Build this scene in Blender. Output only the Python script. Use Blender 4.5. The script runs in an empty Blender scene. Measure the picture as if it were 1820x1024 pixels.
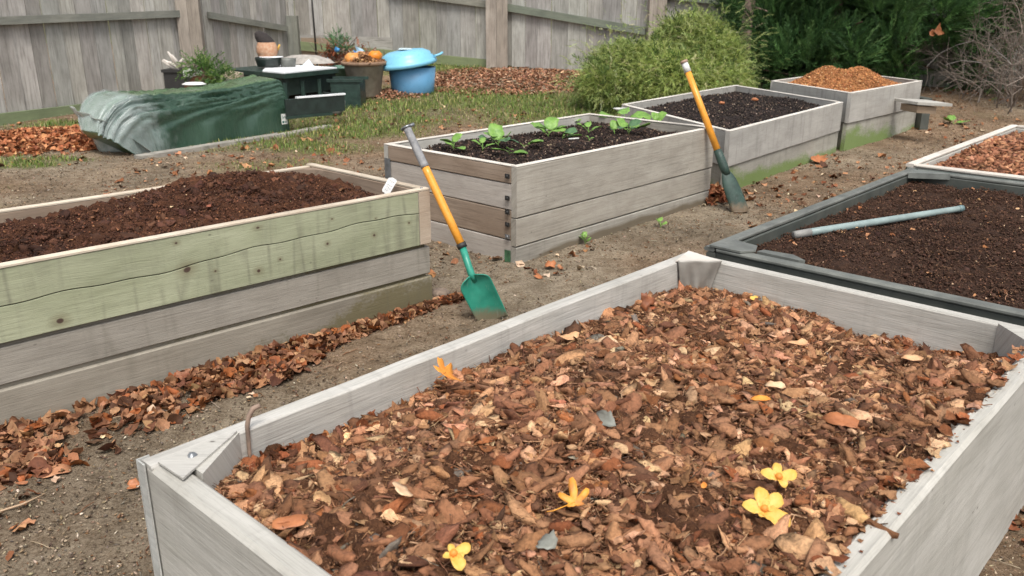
import bpy, math, random
import numpy as np
from mathutils import Vector, Matrix
random.seed(7); RNG = np.random.default_rng(11)
SC = bpy.context.scene
COL = SC.collection
rad = math.radians

# ------------------------------------------------------------------ camera geometry
F, CX, CY, CAMH = 1512.0, 910.0, 512.0, 1.6
PITCH = math.atan(512 / 1512)

def ray(u, v):
    x = (u - CX) / F; y = -(v - CY) / F
    return np.array([x, math.cos(PITCH) + y * math.sin(PITCH), -math.sin(PITCH) + y * math.cos(PITCH)])

def pz(u, v, z):
    r = ray(u, v); t = (z - CAMH) / r[2]
    return np.array([0, 0, CAMH]) + t * r

def gz(x, y):                                    # the garden rises gently towards the back fence
    t = np.maximum(0, np.asarray(y, float) - 9.6)
    s = np.minimum(t, 1.2)
    r = 0.06 * (s * s / 2.4 + np.maximum(0, t - 1.2))
    return np.minimum(r, 0.62)

def gp(u, v):                                    # point of the ground seen there
    r = ray(u, v); t = 1.0
    while t < 60:
        p = np.array([0, 0, CAMH]) + t * r
        if p[2] <= gz(p[0], p[1]): break
        t += 0.01
    return p

def pd(u, v, y):                                 # point at forward distance y
    r = ray(u, v); return np.array([0, 0, CAMH]) + (y / r[1]) * r

U1 = np.array([math.sin(rad(43)), math.cos(rad(43)), 0]); U2 = np.array([-math.cos(rad(43)), math.sin(rad(43)), 0])
UP = np.array([0, 0, 1.0])

# ------------------------------------------------------------------ small maths
def lin(*c):
    if len(c) == 1: c = c[0]
    return tuple(((x / 255) / 12.92 if x / 255 <= 0.04045 else (((x / 255) + 0.055) / 1.055) ** 2.4) for x in c)

def _h(i, j, seed):
    n = (i.astype(np.int64) * 374761393 + j.astype(np.int64) * 668265263 + seed * 1442695041) & 0xFFFFFFFF
    n = ((n ^ (n >> 13)) * 1274126177) & 0xFFFFFFFF
    return ((n ^ (n >> 16)) & 0xFFFF) / 65535.0

def vnoise(x, y, seed=0):
    x = np.asarray(x, float); y = np.asarray(y, float)
    i = np.floor(x); j = np.floor(y); fx = x - i; fy = y - j
    fx = fx * fx * (3 - 2 * fx); fy = fy * fy * (3 - 2 * fy)
    a = _h(i, j, seed); b = _h(i + 1, j, seed); c = _h(i, j + 1, seed); d = _h(i + 1, j + 1, seed)
    return (a * (1 - fx) + b * fx) * (1 - fy) + (c * (1 - fx) + d * fx) * fy

def fbm(x, y, scale=1.0, octv=4, seed=0):        # about -1 .. 1
    s = 0; a = 1; tot = 0; f = scale
    for k in range(octv):
        s = s + a * vnoise(np.asarray(x) * f + 17.3 * k, np.asarray(y) * f - 9.1 * k, seed + k); tot += a; a *= .5; f *= 2.03
    return (s / tot - 0.5) * 2

# ------------------------------------------------------------------ object helpers
ORG = {}
def tag(o, label=None, cat=None, group=None, kind=None):
    if label: o['label'] = label
    if cat: o['category'] = cat
    if group: o['group'] = group
    if kind: o['kind'] = kind
    return o

def empty(name, loc, label, cat, group=None):
    o = bpy.data.objects.new(name, None); COL.objects.link(o)
    o.empty_display_size = .1
    o.location = tuple(float(c) for c in loc); ORG[o.name] = np.array(loc, float)
    return tag(o, label, cat, group)

def finish(name, me, mat, parent, smooth):
    o = bpy.data.objects.new(name, me); COL.objects.link(o)
    if mat: me.materials.append(mat)
    if parent is not None:
        o.parent = parent; ORG[o.name] = ORG[parent.name]
    else: ORG[o.name] = np.zeros(3)
    if smooth: me.polygons.foreach_set('use_smooth', [True] * len(me.polygons))
    me.update()
    return o

class MB:
    def __init__(s): s.v = []; s.f = []; s.uv = []; s.fit = []; s.c = []; s.sm = []
    def face(s, idx, uv=None, fit=None, col=(1, 1, 1), sm=False):
        s.f.append(tuple(idx))
        if uv is None: uv = [(s.v[i][0] + .37 * s.v[i][2], s.v[i][1] + .61 * s.v[i][2]) for i in idx]
        if fit is None: fit = [(.5, .5)] * len(idx)
        s.uv += uv; s.fit += fit; s.c += [col] * len(idx); s.sm.append(sm)
    def addv(s, p): s.v.append((float(p[0]), float(p[1]), float(p[2]))); return len(s.v) - 1
    def box(s, o, ex, ey, ez, col=(1, 1, 1), off=None):
        """box from corner o; ex is the grain direction"""
        o = np.array(o, float); E = [np.array(e, float) for e in (ex, ey, ez)]
        L = [np.linalg.norm(e) for e in E]
        if off is None: off = (random.random() * 30, random.random() * 30)
        if np.dot(np.cross(E[0], E[1]), E[2]) < 0:
            E[1], E[2] = E[2], E[1]; L[1], L[2] = L[2], L[1]
        ids = {}
        for i in (0, 1):
            for j in (0, 1):
                for k in (0, 1): ids[i, j, k] = s.addv(o + i * E[0] + j * E[1] + k * E[2])
        fs = [((0,0,0),(0,1,0),(1,1,0),(1,0,0)), ((0,0,1),(1,0,1),(1,1,1),(0,1,1)), ((0,0,0),(1,0,0),(1,0,1),(0,0,1)),
              ((0,1,0),(0,1,1),(1,1,1),(1,1,0)), ((0,0,0),(0,0,1),(0,1,1),(0,1,0)), ((1,0,0),(1,1,0),(1,1,1),(1,0,1))]
        for q, f in enumerate(fs):
            if q < 2: ax = (0, 1)
            elif q < 4: ax = (0, 2)
            else: ax = (1, 2)
            uv = [(t[ax[0]] * L[ax[0]] + off[0], t[ax[1]] * L[ax[1]] + off[1] + q * .7) for t in f]
            s.face([ids[t] for t in f], uv, [(t[ax[0]], t[ax[1]]) for t in f], col)
    def board(s, P, Q, z0, z1, t, n=18, amp=.0015, ch=.003, col=(1, 1, 1), lo=None, hi=None, out=None, seed=None, fit0=0., fit1=1.):
        """board standing on edge from P to Q (outer face line); z0/z1 numbers or functions of s; out = outward normal"""
        P = np.array(P, float)[:2]; Q = np.array(Q, float)[:2]
        L = np.linalg.norm(Q - P); d = (Q - P) / L
        if out is None: nrm = np.array([d[1], -d[0]])
        else: nrm = np.array(out[:2])
        if seed is None: seed = random.randint(0, 9999)
        ou, ov = random.random() * 30, random.random() * 30
        rings = []; zs = []
        for i in range(n + 1):
            x = i / n
            a = (z0(x) if callable(z0) else z0) + amp * float(fbm(x * L * 2.2, seed, 1, 3, seed))
            b = (z1(x) if callable(z1) else z1) + amp * float(fbm(x * L * 2.2, seed + 5, 1, 3, seed + 3))
            w = .0018 * float(fbm(x * L * 1.5, seed + 9, 1, 2, seed + 7))
            c = P + d * L * x + nrm * w
            inn = c - nrm * t
            pr = [(c, a + ch, 0), (c, b - ch, 0), (c - nrm * ch, b, 0), (inn + nrm * ch, b, 0), (inn, b - ch, 0), (inn, a + ch, 0), (inn + nrm * ch, a, 0), (c - nrm * ch, a, 0)]
            rings.append([s.addv((q[0][0], q[0][1], q[1])) for q in pr])
            per = [a, b, b + .003, b + t, b + t + .003, b + t + (b - a), 0, 0]
            zs.append((a, b, per))
        for i in range(n):
            for k in range(8):
                k2 = (k + 1) % 8
                idx = [rings[i][k], rings[i + 1][k], rings[i + 1][k2], rings[i][k2]]
                w = [0, 1, 1.02, 1.2, 1.25, 2.2, 2.25, 2.3, 2.35]
                hgt = zs[i][1] - zs[i][0]
                va, vb = w[k] * hgt + ov, w[k + 1] * hgt + ov
                fa, fb = (fit0, fit1) if k == 0 else ((fit1, fit1) if k in (1, 2, 3) else ((fit1, fit0) if k == 4 else (fit0, fit0)))
                u0, u1_ = i / n * L + ou, (i + 1) / n * L + ou
                s.face(idx, [(u0, va), (u1_, va), (u1_, vb), (u0, vb)], [(i / n, fa), ((i + 1) / n, fa), ((i + 1) / n, fb), (i / n, fb)], col)
        s.face(rings[0][::-1]); s.face(rings[-1])
    def tube(s, pts, r, n=8, col=(1, 1, 1), cap=True, flat=1.0, side=None):
        pts = [np.array(p, float) for p in pts]
        if not hasattr(r, '__len__'): r = [r] * len(pts)
        prev = None; rings = []; acc = 0; ou = random.random() * 20
        for i, p in enumerate(pts):
            d = pts[min(i + 1, len(pts) - 1)] - pts[max(i - 1, 0)]; d = d / (np.linalg.norm(d) + 1e-9)
            if side is not None: a = np.array(side, float) - d * np.dot(side, d)
            elif prev is None: a = np.cross(d, (0, 0, 1)) if abs(d[2]) < .9 else np.cross(d, (0, 1, 0))
            else: a = prev - d * np.dot(prev, d)
            a = a / np.linalg.norm(a); prev = a; b = np.cross(d, a)
            if i: acc += np.linalg.norm(pts[i] - pts[i - 1])
            rings.append(([s.addv(p + r[i] * (math.cos(2 * math.pi * k / n) * a + flat * math.sin(2 * math.pi * k / n) * b)) for k in range(n)], acc, r[i]))
        for i in range(len(rings) - 1):
            for k in range(n):
                k2 = (k + 1) % n; rr = 6.28 * max(rings[i][2], .004)
                s.face([rings[i][0][k], rings[i][0][k2], rings[i + 1][0][k2], rings[i + 1][0][k]],
                       [(rings[i][1] + ou, k / n * rr), (rings[i][1] + ou, (k + 1) / n * rr), (rings[i + 1][1] + ou, (k + 1) / n * rr), (rings[i + 1][1] + ou, k / n * rr)],
                       [(i / len(rings), k / n)] * 4, col, True)
        if cap: s.face(rings[0][0][::-1], col=col); s.face(rings[-1][0], col=col)
    def lathe(s, c, prof, n=32, col=(1, 1, 1), sx=1, sy=1, wob=0):
        c = np.array(c, float); rings = []
        for r, z in prof:
            rings.append([s.addv(c + np.array([sx * r * (1 + wob * math.sin(3 * a + z * 5)) * math.cos(a), sy * r * math.sin(a), z])) for a in [2 * math.pi * k / n for k in range(n)]])
        for i in range(len(rings) - 1):
            for k in range(n):
                k2 = (k + 1) % n
                s.face([rings[i][k], rings[i][k2], rings[i + 1][k2], rings[i + 1][k]],
                       [(k / n, i * .1), ((k + 1) / n, i * .1), ((k + 1) / n, i * .1 + .1), (k / n, i * .1 + .1)], col=col, sm=True)
    def prism(s, poly, z0, z1, col=(1, 1, 1)):
        a = [s.addv((p[0], p[1], z0)) for p in poly]; b = [s.addv((p[0], p[1], z1)) for p in poly]; n = len(poly)
        s.face(a[::-1], col=col); s.face(b, col=col)
        for k in range(n): s.face([a[k], a[(k + 1) % n], b[(k + 1) % n], b[k]], col=col)
    def grid(s, P, col=(1, 1, 1), sm=True, fitp=True):
        """P array (n, m, 3)"""
        n, m = P.shape[:2]; base = len(s.v)
        for i in range(n):
            for j in range(m): s.addv(P[i, j])
        for i in range(n - 1):
            for j in range(m - 1):
                q = [(i, j), (i + 1, j), (i + 1, j + 1), (i, j + 1)]
                s.face([base + a * m + b for a, b in q], [(a / n * 2, b / m * 2) for a, b in q], [(a / (n - 1), b / (m - 1)) for a, b in q], col, sm)
    def build(s, name, mat, parent=None, smooth=None):
        me = bpy.data.meshes.new(name)
        V = np.array(s.v); 
        if parent is not None: V = V - ORG[parent.name]
        me.from_pydata(V.tolist(), [], s.f)
        for nm, dat in (('grain', s.uv), ('fit', s.fit)):
            l = me.uv_layers.new(name=nm); l.data.foreach_set('uv', np.array(dat, dtype=np.float32).ravel())
        ca = me.color_attributes.new(name='Col', type='FLOAT_COLOR', domain='CORNER')
        c = np.ones((len(s.c), 4), np.float32); c[:, :3] = np.array(s.c); ca.data.foreach_set('color', c.ravel())
        me.polygons.foreach_set('use_smooth', s.sm)
        o = finish(name, me, mat, parent, smooth)
        return o

def raw(name, V, T, C, mat, parent=None, smooth=False):
    """triangle soup from arrays; C per-vertex colour (linear)"""
    if parent is not None: V = V - ORG[parent.name]
    me = bpy.data.meshes.new(name)
    me.vertices.add(len(V)); me.vertices.foreach_set('co', V.astype(np.float32).ravel())
    k = T.shape[1]
    me.loops.add(T.size); me.loops.foreach_set('vertex_index', T.astype(np.int32).ravel())
    me.polygons.add(len(T)); me.polygons.foreach_set('loop_start', np.arange(0, T.size, k, dtype=np.int32))
    me.update(calc_edges=True)
    ca = me.color_attributes.new(name='Col', type='FLOAT_COLOR', domain='POINT')
    c = np.ones((len(V), 4), np.float32); c[:, :3] = C; ca.data.foreach_set('color', c.ravel())
    return finish(name, me, mat, parent, smooth)

def rotm(yaw, tx, ty):
    cy, sy, cx, sx, c2, s2 = np.cos(yaw), np.sin(yaw), np.cos(tx), np.sin(tx), np.cos(ty), np.sin(ty)
    z = np.zeros_like(yaw); o = np.ones_like(yaw)
    Rz = np.stack([cy, -sy, z, sy, cy, z, z, z, o], -1).reshape(-1, 3, 3)
    Rx = np.stack([o, z, z, z, cx, -sx, z, sx, cx], -1).reshape(-1, 3, 3)
    Ry = np.stack([c2, z, s2, z, o, z, -s2, z, c2], -1).reshape(-1, 3, 3)
    return Rz @ Rx @ Ry

def basis(dirs, roll=None):
    """rotation matrices whose x axis is dirs"""
    d = dirs / np.linalg.norm(dirs, axis=1, keepdims=True)
    ref = np.tile([0, 0, 1.0], (len(d), 1)); ref[np.abs(d[:, 2]) > .95] = [1, 0, 0]
    y = np.cross(ref, d); y /= np.linalg.norm(y, axis=1, keepdims=True); z = np.cross(d, y)
    if roll is not None:
        c, s = np.cos(roll)[:, None], np.sin(roll)[:, None]; y, z = c * y + s * z, -s * y + c * z
    return np.stack([d, y, z], -1)

def scatter(temps, pos, R, scl, cols):
    """returns arrays V, T, C of all instances"""
    n = len(pos); which = RNG.integers(0, len(temps), n)
    Vs, Ts, Cs = [], [], []; base = 0
    if scl.ndim == 1: scl = np.repeat(scl[:, None], 3, 1)
    for k, (tv, tt) in enumerate(temps):
        m = np.where(which == k)[0]
        if not len(m): continue
        v = tv[None] * scl[m][:, None, :]
        v = np.einsum('nij,nkj->nki', R[m], v) + pos[m][:, None, :]
        Vs.append(v.reshape(-1, 3)); nv = len(tv)
        t = tt[None] + (np.arange(len(m)) * nv)[:, None, None] + base
        Ts.append(t.reshape(-1, 3)); base += nv * len(m)
        Cs.append(np.repeat(cols[m], nv, 0))
    return np.concatenate(Vs), np.concatenate(Ts), np.concatenate(Cs)

def merge(parts):
    V = []; T = []; C = []; b = 0
    for v, t, c in parts: V.append(v); T.append(t + b); C.append(c); b += len(v)
    return np.concatenate(V), np.concatenate(T), np.concatenate(C)

# ------------------------------------------------------------------ scatter templates (unit size)
import bmesh
def t_chunk(seed, ax=(1, .45, .28), rough=.35, sub=1):
    r = np.random.default_rng(seed); bm = bmesh.new(); bmesh.ops.create_icosphere(bm, subdivisions=sub, radius=.5)
    V = np.array([v.co[:] for v in bm.verts]); T = np.array([[v.index for v in f.verts] for f in bm.faces]); bm.free()
    V = V * (1 + rough * (r.random((len(V), 1)) - .5) * 2); V = V * np.array(ax)
    V[:, 2] += .25 * (V[:, 0] ** 2) * r.uniform(-1, 1); V[:, 1] += .5 * (V[:, 0] ** 2) * r.uniform(-1, 1)
    return V, T
def t_fan(rfun, n, seed, curl=.25, crumple=.05):
    r = np.random.default_rng(seed); V = [(0, 0, 0)]
    for ring, q in ((1, .5), (2, 1.)):
        for k in range(n):
            a = 2 * math.pi * k / n; rr = rfun(a, r) * q if ring == 2 else None
            V.append((a, q, 0))
    radii = [rfun(2 * math.pi * k / n, r) for k in range(n)]
    P = [(0, 0)]
    for q in (.5, 1.): P += [(radii[k] * q * math.cos(2 * math.pi * k / n), radii[k] * q * math.sin(2 * math.pi * k / n)) for k in range(n)]
    P = np.array(P); c1, c2, c3 = r.uniform(-curl, curl), r.uniform(0.3, 1.) * curl, r.uniform(-curl, curl)
    z = c1 * P[:, 0] ** 2 * 2 + c2 * P[:, 1] ** 2 * 4 + c3 * P[:, 0] * P[:, 1] * 3 + r.normal(0, crumple, len(P))
    V = np.c_[P, z]; T = []
    for k in range(n):
        k2 = (k + 1) % n
        T += [(0, 1 + k, 1 + k2), (1 + k, 1 + n + k, 1 + n + k2), (1 + k, 1 + n + k2, 1 + k2)]
    return V, np.array(T)
def r_ovate(a, r): return .5 * (.62 + .38 * abs(math.cos(a)) ** 1.6) * (1 + .06 * r.normal()) * (1.0 if abs(math.cos(a)) > .3 else .85)
def r_long(a, r): return .5 / math.sqrt((math.cos(a)) ** 2 + (math.sin(a) / .42) ** 2) * (1 + .08 * r.normal())
def r_rag(a, r): return .5 * (.55 + .45 * r.random())
def r_maple(a, r): return .5 * (.38 + .62 * abs(math.cos(2.5 * a)) ** 1.2) * (1 + .08 * r.normal())
CH = [t_chunk(i, (1, random.uniform(.3, .7), random.uniform(.18, .45)), .55) for i in range(16)]
CHB = [t_chunk(200 + i, (1, random.uniform(.3, .55), random.uniform(.15, .3)), .42, 2) for i in range(10)]
CRUMB = [t_chunk(100 + i, (1, .8, .65), .3, 0 + 1) for i in range(3)]
def t_octa(seed):
    r = np.random.default_rng(seed); V = np.array([(1,0,0),(-1,0,0),(0,1,0),(0,-1,0),(0,0,1),(0,0,-1)]) * .5 * r.uniform(.6, 1.2, (6, 1))
    T = np.array([(0,2,4),(2,1,4),(1,3,4),(3,0,4),(2,0,5),(1,2,5),(3,1,5),(0,3,5)]); return V, T
OCT = [t_octa(i) for i in range(8)]
LEAF = [t_fan(r_ovate, 13, i, .45, .05) for i in range(6)] + [t_fan(r_long, 11, 20 + i, .5, .05) for i in range(4)] + [t_fan(r_maple, 15, 40 + i, .4, .06) for i in range(4)]
FLAKE = [t_fan(r_rag, 9, 60 + i, .45, .09) for i in range(12)] + [t_fan(r_long, 9, 80 + i, .3, .05) for i in range(5)]
def t_stick(seed):
    r = np.random.default_rng(seed); n = 5; V = []; T = []
    for i in range(5):
        x = i / 4 - .5; rr = .04 * (1 - .5 * i / 4); oy, oz = .1 * r.normal() * (i % 2), .06 * r.normal()
        for k in range(n): V.append((x, oy * .5 + rr * math.cos(6.283 * k / n), oz * .5 + rr * math.sin(6.283 * k / n)))
    for i in range(4):
        for k in range(n):
            a, b, c, d = i * n + k, i * n + (k + 1) % n, (i + 1) * n + (k + 1) % n, (i + 1) * n + k
            T += [(a, b, c), (a, c, d)]
    return np.array(V), np.array(T)
STICK = [t_stick(i) for i in range(6)]

def pal(n, table, jit=.12):
    """table: list of (weight, sRGB)"""
    w = np.array([t[0] for t in table], float); w /= w.sum(); c = np.array([lin(t[1]) for t in table])
    k = RNG.choice(len(table), n, p=w)
    return np.clip(c[k] * (1 + RNG.normal(0, jit, (n, 1))) * (1 + RNG.normal(0, .04, (n, 3))), .004, .95)

# ------------------------------------------------------------------ materials
def new_mat(name):
    m = bpy.data.materials.new(name); m.use_nodes = True; nt = m.node_tree; nt.nodes.clear()
    out = nt.nodes.new('ShaderNodeOutputMaterial'); b = nt.nodes.new('ShaderNodeBsdfPrincipled')
    nt.links.new(b.outputs[0], out.inputs[0]); return m, nt, b
def nd(nt, t, **kw):
    n = nt.nodes.new('ShaderNode' + t)
    for k, v in kw.items():
        if k.startswith('i_'):
            key = k[2:]; key = int(key) if key.isdigit() else key.replace('_', ' ')
            if hasattr(v, 'is_linked') or isinstance(v, bpy.types.NodeSocket): nt.links.new(v, n.inputs[key])
            else: n.inputs[key].default_value = v
        else: setattr(n, k, v)
    return n
def mixc(nt, a, b, f, mode='MIX'):
    n = nt.nodes.new('ShaderNodeMix'); n.data_type = 'RGBA'; n.blend_type = mode
    for s, v in ((0, f), (6, a), (7, b)):
        if isinstance(v, bpy.types.NodeSocket): nt.links.new(v, n.inputs[s])
        elif s == 0: n.inputs[0].default_value = v
        else: n.inputs[s].default_value = (*v[:3], 1)
    return n.outputs[2]
def ramp(nt, fac, stops):
    n = nt.nodes.new('ShaderNodeValToRGB'); e = n.color_ramp.elements
    while len(e) > len(stops): e.remove(e[-1])
    while len(e) < len(stops): e.new(.5)
    for k, (p, c) in enumerate(stops):
        e[k].position = p; e[k].color = (*c, 1) if hasattr(c, '__len__') else (c, c, c, 1)
    nt.links.new(fac, n.inputs[0]); return n.outputs[0]
def mth(nt, op, a, b=0.):
    n = nt.nodes.new('ShaderNodeMath'); n.operation = op
    for k, v in enumerate((a, b)):
        if isinstance(v, bpy.types.NodeSocket): nt.links.new(v, n.inputs[k])
        else: n.inputs[k].default_value = v
    return n.outputs[0]
def noise(nt, vec, scale, det=4., rough=.55, dist=0.):
    n = nd(nt, 'TexNoise', i_Scale=scale, i_Detail=det, i_Roughness=rough, i_Distortion=dist)
    if vec is not None: nt.links.new(vec, n.inputs['Vector'])
    return n.outputs['Fac']
def vmap(nt, vec, scale=(1, 1, 1), loc=(0, 0, 0)):
    n = nt.nodes.new('ShaderNodeMapping'); n.inputs['Scale'].default_value = scale; n.inputs['Location'].default_value = loc
    nt.links.new(vec, n.inputs[0]); return n.outputs[0]
def attr(nt, name='Col'):
    n = nt.nodes.new('ShaderNodeAttribute'); n.attribute_name = name; return n.outputs['Color']
def uvn(nt, name):
    n = nt.nodes.new('ShaderNodeUVMap'); n.uv_map = name; return n.outputs[0]
def bump(nt, b, h, strength=.4, dist=.01):
    n = nd(nt, 'Bump', i_Strength=strength, i_Distance=dist); nt.links.new(h, n.inputs['Height']); nt.links.new(n.outputs[0], b.inputs['Normal'])

def wood(name, c1, c2, dark=(70, 62, 55), grain=1.0, moss=None, moss_low=0., moss_amt=.4, knots=.0, rough=.75, spots=.3, streak=.5, drip=0., lowdirt=.0, pts=None, vlines=0., moss_x=0.):
    m, nt, b = new_mat(name)
    g = uvn(nt, 'grain'); ft = uvn(nt, 'fit')
    n1 = noise(nt, vmap(nt, g, (1.2, 45 * grain, 1)), 1.6, 6, .65, .6)
    n2 = noise(nt, vmap(nt, g, (3, 8, 1)), 1.0, 5, .6, .4)
    fine = noise(nt, vmap(nt, g, (12, 260, 1)), 1.0, 3, .6)
    big = noise(nt, vmap(nt, g, (.9, 2.2, 1)), 1.0, 3)
    col = mixc(nt, lin(c1), lin(c2), ramp(nt, n2, [(.3, 0.), (.7, 1.)]))
    col = mixc(nt, col, lin(dark), mth(nt, 'MULTIPLY', ramp(nt, n1, [(.48, 0.), (.74, 1.)]), streak))
    col = mixc(nt, col, (.5, .5, .5), mth(nt, 'MULTIPLY', ramp(nt, big, [(.35, 1.), (.6, 0.)]), .32), 'MULTIPLY')
    col = mixc(nt, col, (.72, .72, .72), mth(nt, 'MULTIPLY', ramp(nt, fine, [(.5, 0.), (.66, 1.)]), .55), 'MULTIPLY')
    if drip:
        dr = noise(nt, vmap(nt, g, (11, 1.1, 1)), 1.0, 5, .7, .8)
        col = mixc(nt, col, lin(90, 86, 80), mth(nt, 'MULTIPLY', ramp(nt, dr, [(.52, 0.), (.75, 1.)]), drip))
    if spots:
        sp = nd(nt, 'TexVoronoi', i_Scale=1.0); nt.links.new(vmap(nt, g, (14, 24, 1)), sp.inputs['Vector'])
        sel = ramp(nt, noise(nt, vmap(nt, g, (5, 5, 1), (3, 3, 0)), 1., 2), [(.55, 0.), (.62, 1.)])
        col = mixc(nt, col, lin(60, 52, 45), mth(nt, 'MULTIPLY', mth(nt, 'MULTIPLY', ramp(nt, sp.outputs['Distance'], [(.06, 1.), (.13, 0.)]), sel), spots))
    if knots:
        kv = nd(nt, 'TexVoronoi', i_Scale=1.0); nt.links.new(vmap(nt, g, (3.1, 6.0, 1)), kv.inputs['Vector'])
        kr = ramp(nt, kv.outputs['Distance'], [(.0, 1.), (.045, 1.), (.07, .25), (.16, 0.)])
        sel = ramp(nt, nt.nodes.new('ShaderNodeSeparateColor').outputs[0], [(0, 0.), (1, 1.)]) if False else None
        sc = nt.nodes.new('ShaderNodeSeparateColor'); nt.links.new(kv.outputs['Color'], sc.inputs[0])
        col = mixc(nt, col, lin(58, 45, 36), mth(nt, 'MULTIPLY', mth(nt, 'MULTIPLY', kr, mth(nt, 'GREATER_THAN', sc.outputs[0], .55)), knots))
    if moss:
        sx = nt.nodes.new('ShaderNodeSeparateXYZ'); nt.links.new(ft, sx.inputs[0])
        mn = noise(nt, vmap(nt, g, (2.2, 3.2, 1), (5, 1, 0)), 1., 5, .6)
        mk = mth(nt, 'ADD', mn, mth(nt, 'MULTIPLY', mth(nt, 'SUBTRACT', .55, sx.outputs[1]), moss_low))
        if moss_x: mk = mth(nt, 'ADD', mk, mth(nt, 'MULTIPLY', mth(nt, 'SUBTRACT', sx.outputs[0], .6), moss_x))
        fm = noise(nt, vmap(nt, g, (60, 60, 1)), 1., 3)
        mk = mth(nt, 'ADD', mk, mth(nt, 'MULTIPLY', mth(nt, 'SUBTRACT', fm, .5), .35))
        col = mixc(nt, col, lin(moss), mth(nt, 'MULTIPLY', ramp(nt, mk, [(.5, 0.), (.68, 1.)]), moss_amt))
    if vlines:
        sg = nt.nodes.new('ShaderNodeSeparateXYZ'); nt.links.new(g, sg.inputs[0])
        cb = nt.nodes.new('ShaderNodeCombineXYZ'); nt.links.new(mth(nt, 'MULTIPLY', sg.outputs[0], 7.5), cb.inputs[0]); nt.links.new(mth(nt, 'MULTIPLY', sg.outputs[1], .8), cb.inputs[1])
        vv = nd(nt, 'TexVoronoi', feature='DISTANCE_TO_EDGE', i_Scale=1.0); nt.links.new(cb.outputs[0], vv.inputs['Vector'])
        sel = ramp(nt, noise(nt, vmap(nt, g, (1.5, 2, 1), (9, 2, 0)), 1., 3), [(.45, 0.), (.6, 1.)])
        col = mixc(nt, col, lin(92, 88, 76), mth(nt, 'MULTIPLY', mth(nt, 'MULTIPLY', ramp(nt, vv.outputs[0], [(.0, 1.), (.07, 0.)]), sel), vlines))
    if pts:
        for (fx, fz, rr) in pts[0]:
            d = nt.nodes.new('ShaderNodeVectorMath'); d.operation = 'DISTANCE'; nt.links.new(vmap(nt, ft, (pts[1], pts[2] * 1.3, 0)), d.inputs[0]); d.inputs[1].default_value = (fx * pts[1], fz * pts[2] * 1.3, 0)
            wob = mth(nt, 'ADD', d.outputs['Value'], mth(nt, 'MULTIPLY', mth(nt, 'SUBTRACT', n2, .5), rr * .8))
            col = mixc(nt, col, lin(112, 104, 78), mth(nt, 'MULTIPLY', ramp(nt, mth(nt, 'DIVIDE', wob, rr * 3), [(.3, 1.), (1., 0.)]), .55))
            col = mixc(nt, col, lin(66, 46, 38), ramp(nt, mth(nt, 'DIVIDE', wob, rr), [(.55, .95), (.85, 0.)]))
    if lowdirt:
        sx = nt.nodes.new('ShaderNodeSeparateXYZ'); nt.links.new(ft, sx.inputs[0])
        mk = mth(nt, 'ADD', mth(nt, 'SUBTRACT', .5, sx.outputs[1]), mth(nt, 'MULTIPLY', mth(nt, 'SUBTRACT', big, .5), 1.6))
        col = mixc(nt, col, lin(98, 86, 66), mth(nt, 'MULTIPLY', ramp(nt, mk, [(.0, 0.), (.22, 1.)]), lowdirt))
    col = mixc(nt, col, attr(nt), 1.0, 'MULTIPLY')
    nt.links.new(col, b.inputs['Base Color']); b.inputs['Roughness'].default_value = rough
    h = mth(nt, 'ADD', mth(nt, 'MULTIPLY', n1, -1.), mth(nt, 'MULTIPLY', fine, -.5))
    bump(nt, b, h, .5, .004)
    return m

def plain(name, c, rough=.6, var=.15, scale=12., bmp=.15, metal=0., c2=None, spec=None, mud=0.):
    m, nt, b = new_mat(name)
    tc = nt.nodes.new('ShaderNodeTexCoord').outputs['Object']
    n = noise(nt, tc, scale, 5, .6)
    d = c2 if c2 else tuple(x * (1 - var) for x in c)
    col = mixc(nt, lin(c), lin(d), ramp(nt, n, [(.35, 0.), (.68, 1.)]))
    col = mixc(nt, col, attr(nt), 1.0, 'MULTIPLY')
    if mud:
        gpn = nt.nodes.new('ShaderNodeNewGeometry'); sz = nt.nodes.new('ShaderNodeSeparateXYZ'); nt.links.new(gpn.outputs['Position'], sz.inputs[0])
        mk = mth(nt, 'SUBTRACT', mth(nt, 'ADD', .03, mth(nt, 'MULTIPLY', noise(nt, tc, 26, 5, .7), mud)), sz.outputs[2])
        col = mixc(nt, col, lin(118, 100, 80), ramp(nt, mk, [(.0, 0.), (.05, .85)]))
        sc_ = noise(nt, vmap(nt, tc, (60, 60, 8)), 1., 4, .7)
        col = mixc(nt, col, lin(150, 160, 150), mth(nt, 'MULTIPLY', ramp(nt, sc_, [(.6, 0.), (.72, 1.)]), .35))
    nt.links.new(col, b.inputs['Base Color'])
    r2 = noise(nt, tc, scale * 3, 3)
    nt.links.new(ramp(nt, r2, [(.3, max(0, rough - .12)), (.7, min(1, rough + .12))]), b.inputs['Roughness'])
    b.inputs['Metallic'].default_value = metal
    if bmp: bump(nt, b, noise(nt, tc, scale * 6, 4), bmp, .004)
    return m

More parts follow.
